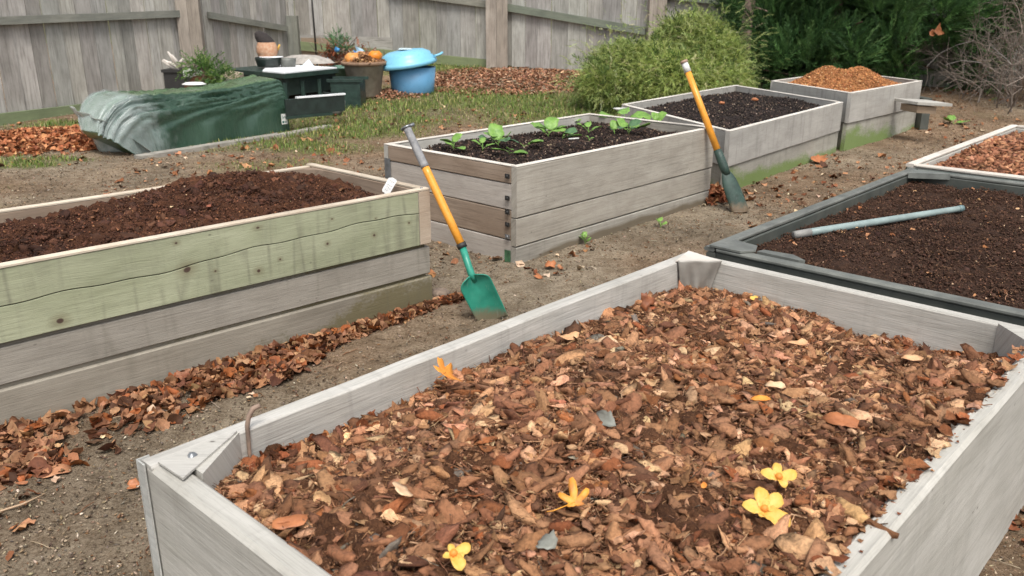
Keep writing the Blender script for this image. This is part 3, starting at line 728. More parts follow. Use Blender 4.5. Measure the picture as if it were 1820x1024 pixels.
# ---- beds F and G: pale slab sided
def slab_bed(fr, h, zsplit, label, bow=0.):
    r = empty('raised_bed', (*fr.p(fr.la / 2, fr.lb / 2), float(gz(*fr.p(fr.la / 2, fr.lb / 2)))), label, 'raised bed', 'wooden raised garden beds')
    for side, trim in (('f', 0), ('l', .05), ('k', 0), ('r', .05)):
        mb = MB(); fr.wall(mb, side, zsplit + .006, h, .045, n=20, ch=.005, trim=trim, proud=.012 if side in 'fl' else 0); mb.build('side_board' if side in 'fk' else 'end_board', M['slab'], r)
        mb = MB(); fr.wall(mb, side, -.04, zsplit, .045, n=20, ch=.005, trim=trim, proud=-.008 if side in 'fl' else -.012); o = mb.build('side_board' if side in 'fk' else 'end_board', M['slab_moss'], r)
        if side == 'f': tag(o, 'lower board stained with green moss')
        mb = MB(); fr.wall(mb, side, h + .003, h + .012, .046, n=16, amp=.0008, ch=.002, trim=trim + (.002 if trim else 0), proud=.012 if side in 'fl' else 0, col=(1.06, 1.08, 1.1)); mb.build('rim_skylit_strip', M['rim_pale'], r)  # added cap paints the sky-lit board top in a paler tone
    return r
hF = .54
pO, pL, pR = pz(1297, 235, hF), pz(1105, 187, hF), pz(1497, 183, hF)
fF = Frame(pO, pR - pO, pL - pO)
slab_bed(fF, hF, .235, 'pale mossy raised bed of dark soil, behind the seedling bed')
hsF = lambda a, b: .47 + .02 * fbm(a, b, 1.6, 3, 91) + .03 * np.exp(-((np.asarray(b) - .9) / .5) ** 2) + .03 * np.exp(-((np.asarray(b) - 1.7) / .3) ** 2 - ((np.asarray(a) - 1.7) / .5) ** 2)
TBF = [(6, (38, 32, 30)), (4, (62, 52, 47)), (2, (96, 80, 70)), (.3, (170, 150, 130))]
soil_patch('soil', fF, hsF, .035, fF.la - .035, .035, fF.lb - .035, .02, M['soil_black'], 'charcoal dark soil in the mossy bed behind the seedlings', 'soil', 25, .013,
           [pieces_on(fF, hsF, 9000, .05, fF.la - .05, .05, fF.lb - .05, OCT, .008, .03, TBF, .01, .6)])
hG = .63
gO, gL, gR = pz(1513, 167, hG), pz(1370, 145, hG), pz(1638, 145, hG)
fG = Frame(gO, gR - gO, gL - gO)
slab_bed(fG, hG, .305, 'farthest raised bed, pale and mossy, heaped with orange mulch')
def hsG(a, b):
    a = np.asarray(a, float) / fG.la; b = np.asarray(b, float) / fG.lb
    return .54 + .21 * np.exp(-((a - .72) / .20) ** 2 - ((b - .52) / .28) ** 2) + .17 * np.exp(-((a - .42) / .16) ** 2 - ((b - .70) / .25) ** 2) + .10 * np.exp(-((a - .2) / .3) ** 2 - ((b - .6) / .35) ** 2) + .02 * fbm(a * 2, b * 2, 1.5, 3, 3)
TBG = [(5, (166, 112, 70)), (3, (186, 132, 86)), (3, (142, 92, 58)), (.4, (210, 172, 128))]
soil_patch('mulch_heap', fG, hsG, .035, fG.la - .035, .035, fG.lb - .035, .02, M['orange_heap'], 'heap of orange brown mulch in the farthest bed', 'mulch', 35, .016,
           [pieces_on(fG, hsG, 9000, .05, fG.la - .05, .05, fG.lb - .05, OCT, .01, .04, TBG, .012, .6)])

# ---- bed C: the large bed in the foreground
hC = .62
fC = Frame(pz(250, 815, hC), 2.29 * U1, -1.345 * U2)
def bed_C():
    r = empty('raised_bed', (*fC.p(fC.la / 2, fC.lb / 2), 0), 'large pale grey raised bed in the foreground filled with bark mulch', 'raised bed', 'wooden raised garden beds')
    nb = -fC.B / fC.lb
    # left long side (b = 0), built full length
    mb = MB(); fC.wall(mb, 'f', .30, hC, .052, n=44, ch=.005, amp=.003); tag(mb.build('side_board', M['c_rim'], r), 'left board with a weathered top edge')
    mb = MB(); fC.wall(mb, 'f', -.03, .294, .05, n=30, proud=-.004); mb.build('side_board', M['c_board'], r)
    # near end (a = 0)
    mb = MB(); fC.wall(mb, 'l', .30, hC - .004, .06, n=20, ch=.010, trim=.03, amp=.002); tag(mb.build('end_board', M['c_board'], r), 'whitish near end board with a rounded top')
    mb = MB(); fC.wall(mb, 'l', -.03, .292, .055, n=20, ch=.005, trim=.03, proud=-.004); mb.build('end_board', M['c_board'], r)
    # far end
    for z0, z1, pr in ((.30, hC - .003, 0.), (-.03, .294, -.004)):
        mb = MB(); fC.wall(mb, 'r', z0, z1, .045, n=24, trim=.0535, proud=pr, ch=.005); mb.build('end_board', M['c_board'], r)
    # right side
    for z0, z1, pr in ((.02, hC, 0.),):
        mb = MB(); fC.wall(mb, 'k', -.03, z1, .055, n=34, ch=.010, amp=.004); tag(mb.build('side_board', M['c_board'], r), 'right side board with mulch spilling on its rounded edge')
    # corner strip
    mb = MB(); mb.box(fC.P(-.004, -.0, -.02), -U1 * .004, -U2 * .030, UP * (hC + .018), col=(.96, 1., 1.04)); mb.box(fC.P(-.008, -.004, -.02), U1 * .030, U2 * .004, UP * (hC + .018), col=(.96, 1., 1.04)); mb.build('corner_strip', M['c_board'], r)
    # triangular gussets flush on the corners
    def gus(pts, mat, z0=hC - .02, z1=hC + .0035, lb=None, nm='corner_gusset'):
        mb = MB(); mb.prism([fC.p(*q) for q in pts], z0, z1); o = mb.build(nm, M[mat], r)
        if lb: tag(o, lb)
        return o
    gus([(.062, .0535), (.215, .0535), (.062, .165)], 'c_board', z0=.35, z1=hC + .001)
    gus([(.015, .0535), (.21, .0535), (.020, .16)], 'c_rim', z0=hC + .0015, z1=hC + .007)
    gus([(fC.la - .01, .01), (fC.la - .17, .05), (fC.la - .045, .18)], 'rim_pale', z0=hC + .0015, z1=hC + .006)
    L = fC.lb
    gus([(fC.la - .047, L - .057), (fC.la - .16, L - .057), (fC.la - .047, L - .17)], 'c_board', z0=.3, z1=hC + .003)
    # screw with a blob of pale glue
    mb = MB(); mb.lathe(fC.P(.08, .085, hC + .007), [(0, .008), (.007, .006), (.011, 0)], 12, wob=.2); mb.build('screw', M['steel'], r)
    # draped liner at the far corner
    n = 26; Pm = np.zeros((n, n, 3))
    for i in range(n):
        for j in range(n):
            s, t = i / (n - 1), j / (n - 1)
            a0 = fC.P(fC.la - .215 * (1 - s) - .06, .0575 + .18 * s, hC + .004 - .008 * s)
            top = fC.P(fC.la - .165 + .115 * s, .058 + .13 * s, hC + .008)
            bot = fC.P(fC.la - .125 + .07 * s, .066 + .045 * s, .40)
            p = top * (1 - t) + bot * t
            fold = .007 * math.sin(s * 11 + t * 4) * t ** .5 + .005 * math.sin(s * 23 - t * 6) * t
            Pm[i, j] = p - U1 * fold - U2 * fold
    mb = MB(); mb.grid(Pm); o = mb.build('plastic_liner', plain('liner_plastic', (160, 156, 148), .4, .2, 6, .2), r)
    md = o.modifiers.new('s', 'SOLIDIFY'); md.thickness = .002
bed_C()
def hsC(a, b):
    a = np.asarray(a, float); b = np.asarray(b, float)
    z = .50 + .085 * np.exp(-((b - .62) / .42) ** 2 - ((a - .7) / .9) ** 2) + .035 * fbm(a, b, 1.7, 3, 21) + .10 * np.clip((b - .75) / .55, 0, 1) ** 1.3
    z = z + .013 * fbm(a, b, 9, 2, 23) + .012 * np.abs(fbm(a, b, 17, 2, 29))
    z = np.where(b > 1.1, np.minimum(z, .600 - .0 * b + .012 * fbm(a, b, 5, 2, 3)), z)
    z = z - .07 * np.clip((a - 1.65) / .5, 0, 1) * np.clip((b - .5) / .5, 0, 1) - .03 * np.clip((a - 1.9) / .3, 0, 1)
    return z
TBC = [(7, (100, 67, 48)), (9, (130, 90, 64)), (7, (151, 109, 79)), (3.5, (176, 133, 98)), (1.6, (200, 160, 124)), (2, (136, 82, 50)), (2, (76, 52, 38)), (.4, (116, 106, 94))]
TBCl = [(6, (144, 102, 72)), (5, (168, 124, 90)), (3, (196, 152, 116)), (2, (132, 84, 52)), (.35, (118, 110, 98)), (.4, (206, 170, 130))]
pc = [pieces_on(fC, hsC, 60000, .05, 2.26, .055, 1.31, OCT, .003, .011, TBC, .012, .7, (1.5, .8, .8), 1.5, .012),
      pieces_on(fC, hsC, 7500, .05, 2.26, .055, 1.31, CH, .012, .05, TBC, .010, .5, (1, 1.1, 1.3), 2.6, .012),
      pieces_on(fC, hsC, 2400, .06, 2.24, .06, 1.30, CHB, .035, .11, [(w_, tuple(min(255, c_ * 1.12) for c_ in cc_)) for w_, cc_ in TBC[:6]], .012, .4, (1, .9, 1.2), 1.7, .010),
      pieces_on(fC, hsC, 17000, .06, 2.25, .06, 1.30, STICK, .015, .055, TBC, .018, .5, (1, .45, .45), 1.5, .012),
      pieces_on(fC, hsC, 1500, .05, 2.26, .06, 1.31, FLAKE, .014, .05, TBCl, .014, .6, None, 2.2, .010),
      pieces_on(fC, hsC, 1600, .05, 2.2, .06, 1.30, CHB, .025, .065, TBCl, .014, .4, (1, 1.3, 1.2), 1.6, .010),
      pieces_on(fC, hsC, 380, .06, 2.25, .06, 1.31, LEAF, .03, .07, TBCl, .020, .35, None, 1.5, .006),
      pieces_on(fC, hsC, 3500, .06, 2.25, .06, 1.30, STICK, .02, .09, TBC, .016, .3, (1, .8, .8), 1.8, .01),
      pieces_on(fC, hsC, 260, .06, 2.25, .06, 1.30, CH, .05, .10, TBCl, .018, .25, (1, .55, .5), 1., .006)]
# leaves climbing the left and far walls, and on the right rim
def edge_bits(n, fa, fb, zz, s0, s1, tb, tilt=.6):
    a = fa(n); b = fb(n); X, Y = fC.XY(a, b); return scatter(LEAF + FLAKE, np.c_[X, Y, zz(a, b)], rotm(RNG.uniform(0, 6.3, n), RNG.normal(0, tilt, n), RNG.normal(0, tilt, n)), RNG.uniform(s0, s1, n), pal(n, tb))
TBR = [(4, (122, 70, 42)), (3, (150, 92, 58)), (2, (92, 56, 38)), (1, (176, 120, 78))]
pc.append(edge_bits(90, lambda n: RNG.uniform(.2, .6, n), lambda n: .06 + RNG.random(n) * .06, lambda a, b: hsC(a, b) + .03 * RNG.random(len(a)), .03, .06, TBR, .9))
pc.append(edge_bits(70, lambda n: RNG.uniform(.6, 2.2, n), lambda n: .06 + RNG.random(n) * .05, lambda a, b: hsC(a, b) + .02 * RNG.random(len(a)), .02, .05, TBR, .9))
pc.append(edge_bits(260, lambda n: RNG.uniform(.1, 2.1, n), lambda n: 1.25 + RNG.random(n) * .045, lambda a, b: .590 + .022 * RNG.random(len(a)), .015, .05, TBR + TBCl, .35))
pc.append(edge_bits(38, lambda n: RNG.uniform(.3, 2.1, n), lambda n: 1.285 + RNG.random(n) * .02, lambda a, b: hC + .005 + .004 * RNG.random(len(a)), .03, .07, TBR + TBCl, .12))
pc.append(edge_bits(30, lambda n: RNG.uniform(.3, 2.1, n), lambda n: 1.30 + RNG.random(n) * .035, lambda a, b: hC + .003 + .003 * RNG.random(len(a)), .006, .018, TBR + TBCl, .12))
pc.append(edge_bits(160, lambda n: 2.12 + RNG.random(n) * .1, lambda n: RNG.uniform(.7, 1.3, n), lambda a, b: hsC(a, b) + .03 * RNG.random(len(a)), .02, .055, TBR, .7))
soil_patch('bark_mulch', fC, hsC, .04, 2.255, .045, 1.305, .0065, M['mulch_base'], 'shredded bark and leaf mulch filling the large foreground bed', 'mulch', 45, .022, pc, lambda X, Y: np.clip(1 + .35 * fbm(X, Y, 4.5, 3, 61) + .3 * fbm(X, Y, 30, 3, 67), .4, 1.7), M['vcbark'])

# ---- bed D: dark plastic tray bed
hD = .635
fD = Frame(pz(1254, 437, hD), 2.36 * U1, -1.40 * U2)
def tray_bed(fr, h, label, mwall, mtop, minner, plate=True, wtop=.05, rings=0):
    r = empty('raised_bed', (*fr.p(fr.la / 2, fr.lb / 2), 0), label, 'raised bed', 'wooden raised garden beds')
    for side, trim in (('f', 0), ('l', .047), ('k', 0), ('r', .047)):
        nm = 'side_board' if side in 'fk' else 'end_board'
        mb = MB(); fr.wall(mb, side, -.03, h - .022, .042, n=20, trim=trim, proud=-.006, ch=.004); mb.build(nm, M[mwall], r)
        mb = MB(); fr.wall(mb, side, h - .020, h, wtop, n=24, trim=0 if side in 'fk' else wtop + .002, proud=.006 if side in 'fk' else .004, ch=.006, amp=.002); mb.build('rim', M[mtop], r)
    if plate:
        mb = MB(); mb.prism([fr.p(*q) for q in ((-.004, .02), (.14, .06), (.12, .17), (.05, .20), (-.004, .16))], h + .0015, h + .009); mb.build('corner_plate', M['tray_top'], r)
        mb = MB(); mb.prism([fr.p(*q) for q in ((.06, .2), (.10, .21), (.115, .33), (.07, .40), (.055, .38))], h - .03, h + .004); mb.build('corner_plate', M['tray_top'], r)
    return r
rD = tray_bed(fD, hD, 'dark grey plastic sided raised bed of brown soil with a pipe on it', 'tray', 'tray_top', 'tray')
mb = MB(); L_ = fD.la - .052; mb.prism([fD.p(*q) for q in ((fD.la - .053, .053), (fD.la - .17, .053), (fD.la - .053, .25))], hD - .03, hD + .002, (1.1, 1.12, 1.15)); mb.build('corner_plate', M['tray_top'], rD)
def hsD(a, b):
    a = np.asarray(a, float); b = np.asarray(b, float)
    return .555 + .025 * fbm(a, b, 1.8, 3, 121) + .014 * fbm(a, b, 9, 3, 122) + .03 * np.exp(-((a - 1.1) / .7) ** 2 - ((b - .7) / .5) ** 2)
TBD = [(8, (64, 45, 35)), (6, (82, 58, 45)), (2, (104, 76, 58)), (.15, (140, 108, 84)), (.05, (200, 170, 140))]
pdd = [pieces_on(fD, hsD, 44000, .05, 2.3, .05, 1.35, OCT, .004, .014, TBD, .009, .6, None, 2.2, .012), pieces_on(fD, hsD, 1500, .05, 2.3, .05, 1.35, CH, .015, .04, TBD[:2], .006, .6, (1, 1.4, 1.6), 2.5),pieces_on(fD, hsD, 1200, .05, 2.3, .05, 1.33, STICK, .02, .06, TBD, .013, .3),
       pieces_on(fD, hsD, 120, .05, 2.3, .06, 1.33, FLAKE, .012, .04, TBCl, .016, .3)]
soil_patch('soil', fD, hsD, .035, 2.32, .035, 1.36, .012, M['soil_dark'], 'dark brown crumbly soil in the dark plastic sided bed', 'soil', 55, .014, pdd)

hE = .645
fE = Frame(pz(1612, 290, hE), 2.36 * U1, -1.40 * U2)
rE = tray_bed(fE, hE, 'low bed at the right edge with a green base and pale rim', 'c_board', 'rim_pale', 'c_board', False, .05)
for sd, tr in (('f', 0), ('l', .01)):
    mb = MB(); fE.wall(mb, sd, -.03, hE - .026, .006, n=16, trim=tr, proud=.0045, ch=.002); tag(mb.build('outer_skin', M['tray_green'], rE), 'dark green outer side')
hsE = lambda a, b: .575 + .03 * fbm(a, b, 1.8, 3, 141) + .04 * np.clip(np.asarray(b) / 1.3, 0, 1)
TBE = [(5, (146, 98, 72)), (5, (164, 116, 86)), (4, (124, 80, 56)), (1, (180, 134, 100)), (1, (96, 62, 46))]
pe = [pieces_on(fE, hsE, 5000, .05, 2.3, .05, 1.35, CH, .025, .075, TBE, .014, .5, (1, 1.1, 1.2), 1.3, .014), pieces_on(fE, hsE, 6000, .05, 2.3, .05, 1.35, OCT, .01, .03, TBE, .01, .6)]
soil_patch('bark_chunks', fE, hsE, .035, 2.32, .035, 1.36, .02, M['mulch_base'], 'reddish bark chunks in the bed at the right edge', 'mulch', 65, .016, pe)

# ------------------------------------------------------------------ leaf piles on the ground
def leaf_pile(name, label, n, fx, hf, s0, s1, tb, res=None, tilt=.45, temps=None):
    X, Y = fx(n); k = RNG.random(len(X))
    P = np.c_[X, Y, gz(X, Y) + hf(X, Y) * k ** .5 + .012]
    V, T, C = scatter(temps or (LEAF + FLAKE), P, rotm(RNG.uniform(0, 6.3, len(X)), RNG.normal(0, tilt, len(X)), RNG.normal(0, tilt, len(X))), RNG.uniform(s0, s1, len(X)), pal(len(X), tb))
    tag(raw(name, V, T, C, M['vcleaf']), label, 'leaves', kind='stuff')
TBL = [(5, (142, 88, 60)), (5, (162, 108, 76)), (4, (118, 68, 44)), (2, (186, 134, 98)), (2, (92, 54, 36)), (.5, (205, 160, 118))]
def stripA(n):
    a = 2.75 * RNG.random(n) ** .8 - .28; a = a[fbm(a, a * 0 + 3, 3.2, 2, 18) + RNG.normal(0, .25, n) > -.35]; n = len(a); w = np.clip(.06 + .17 * (a - .1), .045, .46) * (1 + .35 * fbm(a, a * 0, 3, 2, 8)) + .05 * np.exp(-((a - 1.15) / .35) ** 2)
    dd = RNG.random(n) ** 1.3 * w
    return fA.XY(a, -.012 - dd)
def pileh(X, Y):
    d = (X - fA.O[0]) * -U2[0] + (Y - fA.O[1]) * -U2[1]
    a = -((X - fA.O[0]) * U1[0] + (Y - fA.O[1]) * U1[1]); d = d + .0648 * a
    return np.clip(.022 + .016 * fbm(X, Y, 4, 2, 3) - d * .06, .0, .07) * np.clip(.4 + a * .35, .3, 1.0)
TBLS = [(5, (144, 102, 74)), (5, (166, 122, 90)), (4, (114, 76, 54)), (2, (184, 140, 102)), (3, (84, 54, 38)), (3, (152, 90, 52)), (.3, (200, 160, 118))]
leaf_pile('leaf_litter', 'brown dead leaves piled along the foot of the pale green bed', 3000, stripA, pileh, .03, .095, TBLS, tilt=.5)
def disc(u, v, rx, ry):
    c = gp(u, v)
    def f(n):
        r_ = RNG.random(n) ** .55; a = RNG.uniform(0, 6.283, n); x = c[0] + rx * r_ * np.cos(a); y = c[1] + ry * r_ * np.sin(a)
        k = fbm(x, y, 2.2, 3, 77) > -.35 - (1 - r_) ; return x[k], y[k]
    def h(X, Y): return np.clip(1 - ((X - c[0]) / rx) ** 2 - ((Y - c[1]) / ry) ** 2, 0, 1)
    return f, h
f, h = disc(70, 255, 1.0, .9)
TBL2 = [(5, (176, 112, 74)), (5, (198, 136, 96)), (3, (140, 82, 52)), (1, (220, 170, 125)), (1, (104, 62, 40))]
leaf_pile('leaf_litter', 'heap of orange brown leaves on the lawn left of the wrapped bundle', 2600, f, lambda X, Y: h(X, Y) * .12, .04, .10, TBL2)
f, h = disc(905, 143, 1.9, 1.55)
TBM = [(5, (156, 112, 86)), (5, (178, 130, 100)), (3, (122, 84, 62)), (2, (205, 168, 136)), (2, (140, 124, 104))]
leaf_pile('mulch_ring', 'reddish mulch spread around the foot of the thick fence post', 6500, f, lambda X, Y: h(X, Y) * .06, .025, .08, TBM, tilt=.3)
f, h = disc(700, 170, .55, .35)
leaf_pile('leaf_litter', 'brown straw and leaves between the flower pot and the blue tub', 900, f, lambda X, Y: h(X, Y) * .08, .02, .06, TBM)
f, h = disc(1272, 358, .14, .2)
leaf_pile('leaf_litter', 'crumpled brown leaves behind the dark bladed spade', 110, f, lambda X, Y: h(X, Y) * .12, .05, .12, TBL, tilt=.8)
f, h = disc(1490, 214 + 70, .15, .1)

# scattered leaves and twigs that stand out one by one
def leafmat(name, c, c2): return plain(name, c, .6, 0, 30, .2, c2=c2)
def one_leaf(name, p, size, rf, n, mat, label, cat='leaf', yaw=0, tx=0, ty=0, sx=1, sy=1, curl=.2, seed=0, group=None, thick=.0012, stem=0):
    V, T = t_fan(rf, n, seed, curl, .012)
    V = V * np.array([size * sx, size * sy, size]); R = rotm(np.array([yaw]), np.array([tx]), np.array([ty]))[0]
    V = V @ R.T + np.array(p)
    o = raw(name, V, T, np.ones_like(V), mat, smooth=True); o.location = (0, 0, 0)
    md = o.modifiers.new('s', 'SOLIDIFY'); md.thickness = thick
    tag(o, label, cat, group)
    if stem:
        mb = MB(); e = np.array([-size * .5 * sx, 0, 0]) @ R.T + np.array(p); mb.tube([np.array(p) + np.array([0, 0, .001]), e, e + (e - np.array(p)) * stem + np.array([0, 0, .004])], .0012, 5)
        s = mb.build('stem', mat, o)
    return o
ML = {'orange': leafmat('leaf_orange', (222, 146, 54), (196, 116, 44)), 'rust': leafmat('leaf_rust', (176, 112, 70), (138, 82, 48)), 'tan': leafmat('leaf_tan', (208, 164, 122), (178, 132, 92)),
      'pale': leafmat('leaf_pale', (218, 186, 150), (196, 158, 120)), 'grey': leafmat('leaf_grey', (128, 130, 122), (108, 106, 96)), 'yellow': leafmat('petal_yellow', (212, 174, 88), (206, 154, 62)),
      'green': plain('leaf_green', (120, 156, 72), .55, 0, 25, .2, c2=(88, 126, 54)), 'dgreen': plain('leaf_deep_green', (80, 112, 74), .55, 0, 25, .2, c2=(58, 90, 60)), 'dark': leafmat('leaf_dark_rust', (136, 80, 46), (104, 60, 38))}
def oncz(u, v, lift=.03):          # a point lying on the mulch of bed C
    z = .55
    for _ in range(12):
        p = pz(u, v, z); d = p[:2] - fC.O; a = d @ U1[:2]; b = -(d @ U2[:2]); z = .5 * z + .5 * float(hsC(a, b) + lift)
    return pz(u, v, z)
def maple_r(lobes, depth=.62):
    return lambda a, r: .5 * ((1 - depth) + depth * abs(math.cos(lobes / 2 * a)) ** 1.5) * (1 + .15 * math.sin(a * 9))
one_leaf('maple_leaf', oncz(792, 662, .085), .095, maple_r(5, .5), 30, ML['orange'], 'bright orange lobed leaf propped at the left wall of the foreground bed', yaw=1.2, tx=.7, ty=.2, seed=4, stem=.4)
one_leaf('oak_leaf', oncz(1022, 893, .055), .095, lambda a, r: .5 * (.22 + .78 * (.45 + .55 * math.cos(a - 1.3)) * abs(math.cos(3. * (a - .27))) ** 1.1), 40, leafmat('leaf_yellow_brown', (226, 158, 52), (176, 112, 48)), 'yellow and brown lobed leaf curling up from the middle of the mulch', yaw=.4, tx=.5, ty=-.3, seed=9, curl=.4, stem=.3)
one_leaf('round_leaf', oncz(714, 870, .065), .058, r_ovate, 16, ML['pale'], 'small pale round leaf with a dark centre hole', yaw=2.0, tx=.5, seed=2, curl=.08)
one_leaf('dry_leaf', oncz(515, 928, .04), .072, r_ovate, 18, ML['rust'], 'smooth brown oval leaf at the lower left of the mulch', yaw=.3, tx=.25, sy=.75, seed=6, curl=.12, stem=.2)
one_leaf('dry_leaf', oncz(1076, 742, .045), .085, lambda a, r: r_long(a, r) * (.8 + .3 * r.random()), 16, ML['grey'], 'long grey leaf standing on edge in the middle of the mulch', yaw=-1.1, tx=.7, seed=5, curl=.2)
one_leaf('dry_leaf', oncz(972, 964, .04), .05, r_rag, 16, ML['grey'], 'small grey crumpled leaf near the bottom of the mulch', yaw=-.8, tx=.4, seed=11, curl=.25)
one_leaf('dry_leaf', oncz(1500, 748, .04), .10, r_long, 16, ML['rust'], 'long curled brown leaf right of the mulch centre', yaw=-.6, tx=.4, seed=15, curl=.3)
one_leaf('dry_leaf', oncz(1378, 684, .04), .055, r_ovate, 14, ML['pale'], 'cream coloured leaf in the right middle of the mulch', yaw=-.3, tx=.5, sy=.6, seed=16, curl=.25)
one_leaf('dry_leaf', oncz(1417, 610, .04), .065, r_ovate, 14, ML['tan'], 'tan leaf toward the far side of the mulch', yaw=.1, tx=.3, sy=.55, seed=17, curl=.25)
one_leaf('dry_leaf', oncz(1622, 636, .04), .065, r_long, 14, ML['tan'], 'thin tan leaf near the far right corner of the mulch', yaw=.0, tx=.3, seed=18, curl=.2)
one_leaf('dry_leaf', oncz(1352, 708, .04), .05, r_long, 14, ML['orange'], 'small orange curled leaf beneath the cream leaf', yaw=.0, tx=.3, seed=19, curl=.3)
one_leaf('dry_leaf', oncz(1252, 862, .04), .026, r_long, 12, ML['orange'], 'tiny orange leaf left of the yellow flowers', yaw=.9, tx=.6, seed=21, curl=.3)
one_leaf('dry_leaf', oncz(1475, 528, .04), .05, r_ovate, 12, ML['yellow'], 'small yellow leaf near the far edge of the mulch', yaw=.9, tx=.6, sy=.6, seed=22, curl=.2)
one_leaf('dry_leaf', oncz(1340, 530, .045), .035, r_ovate, 12, ML['yellow'], 'bright yellow scrap of leaf by the far wall of the mulch bed', yaw=.2, tx=.5, seed=23)
one_leaf('curled_leaf', oncz(1150, 535, .05), .07, maple_r(3, .5), 20, ML['dark'], 'dark rusty leaf with two upright points by the left wall near the corner', yaw=.2, tx=1.2, seed=25, curl=.3)
one_leaf('curled_leaf', oncz(1080, 605, .04), .085, r_long, 16, ML['pale'], 'large pale bark-like leaf on the far left of the mulch', yaw=-.3, tx=.3, seed=26, curl=.5)
one_leaf('curled_leaf', oncz(1010, 600, .04), .075, r_long, 16, ML['tan'], 'pale curled leaf beside the large bark-like one', yaw=.3, tx=.3, seed=27, curl=.5)
one_leaf('dry_leaf', gp(238, 868) + [0, 0, .012], .06, r_rag, 12, ML['rust'], 'crumpled brown leaf on the dirt beside the near corner of the foreground bed', yaw=.5, tx=.5, seed=31, curl=.5)
one_leaf('dry_leaf', gp(100, 845) + [0, 0, .018], .105, r_ovate, 16, leafmat('leaf_tan_brown', (178, 128, 92), (158, 106, 76)), 'broad tan leaf at the front edge of the leaf strip', yaw=.7, tx=.2, sy=.8, seed=32, curl=.15)
one_leaf('dry_leaf', gp(978, 478) + [0, 0, .02], .10, r_rag, 14, ML['rust'], 'crumpled brown leaf on the path below the seedling bed corner', yaw=.1, tx=.3, seed=33, curl=.4)
one_leaf('dry_leaf', gp(957, 498) + [0, 0, .02], .07, r_rag, 14, ML['rust'], 'small brown leaf on the path in front of the seedling bed', yaw=1.1, tx=.3, seed=34, curl=.4)
one_leaf('dry_leaf', gp(1750, 937) + [0, 0, .03], .09, r_rag, 14, ML['dark'], 'reddish leaf on the dirt right of the foreground bed', yaw=.1, tx=.3, seed=36, curl=.4)
one_leaf('dry_leaf', gp(1455, 290) + [0, 0, .03], .22, r_rag, 14, ML['rust'], 'reddish leaf on the path before the mossy beds', yaw=.1, tx=.3, seed=37, curl=.4)
def flower(p, size, tilt, yaw, label, angs, name='yellow_flower'):
    r = empty(name, p, label, 'flower', 'fallen yellow flowers on the mulch')
    R = rotm(np.array([yaw]), np.array([tilt]), np.array([0.]))[0]
    for k, (a, s) in enumerate(angs):
        V, T = t_fan(lambda t, rr: .5 * (math.cos(t) ** 2 + .60 * math.sin(t) ** 2 + .10 * math.cos(t)) * (1 + .05 * math.sin(t * 5 + k)), 18, 5 + k, .30, .035)
        V = V * size * s; V[:, 0] += size * s * .42; V[:, 2] += .3 * V[:, 0] * (.3 + .2 * (k % 2))
        ca, sa = math.cos(a), math.sin(a); V = V @ np.array([[ca, sa, 0], [-sa, ca, 0], [0, 0, 1]]); V = V @ R.T + np.array(p)
        o = raw('petal', V, T, np.ones_like(V), ML['yellow'], r, True); m = o.modifiers.new('s', 'SOLIDIFY'); m.thickness = .0006
    mb = MB(); mb.lathe((0, 0, 0), [(0, .010), (.006, .009), (.008, .004), (.008, 0)], 12); mb.v = [tuple(np.array(v) @ R.T + np.array(p)) for v in mb.v]; mb.build('flower_centre', ML['orange'], r)
    mb = MB(); mb.tube([np.array(p), np.array(p) + [0, .004, -.02], np.array(p) + [.0, .01, -.045]], .002, 6); mb.build('stem', ML['dark'], r)
flower(oncz(1384, 848, .055), .040, .55, 0, 'smaller yellow flower with four petals, upper of the pair on the mulch', [(.1, 1), (1.6, .8), (2.9, 1.), (-1.2, .7)])
flower(oncz(1358, 905, .055), .046, .55, .1, 'larger yellow flower with five petals, lower of the pair on the mulch', [(.5, 1.05), (1.55, 1.), (2.95, 1.), (-.9, 1.35), (-2.2, .5)])
def blossom(p):
    r = empty('yellow_blossom', p, 'cluster of round yellow petals at the bottom of the mulch', 'flower')
    for k, (dx, dy, dz, s, sz) in enumerate([(-.028, .012, .0, .008, .8), (-.004, 0.004, .004, .013, 1.2), (.019, .004, 0, .013, .9), (.001, -.012, 0, .013, 1.), (-.014, .006, -.003, .008, .8)]):
        mb = MB(); mb.lathe(np.array(p) + [dx, dy, dz], [(0, s * .7), (s * .7, s * .55), (s, 0), (s * .8, -s * .5), (0, -s * .6)], 14, sx=1, sy=sz, wob=.1); mb.build('petal', ML['yellow'], r)
flower(oncz(806, 985, .05), .036, .35, .3, 'crumpled yellow blossom lying at the bottom of the mulch', [(.2, 1.), (1.7, .6), (3.3, .6), (-1.4, 1.1), (-.6, .6)], 'yellow_blossom')

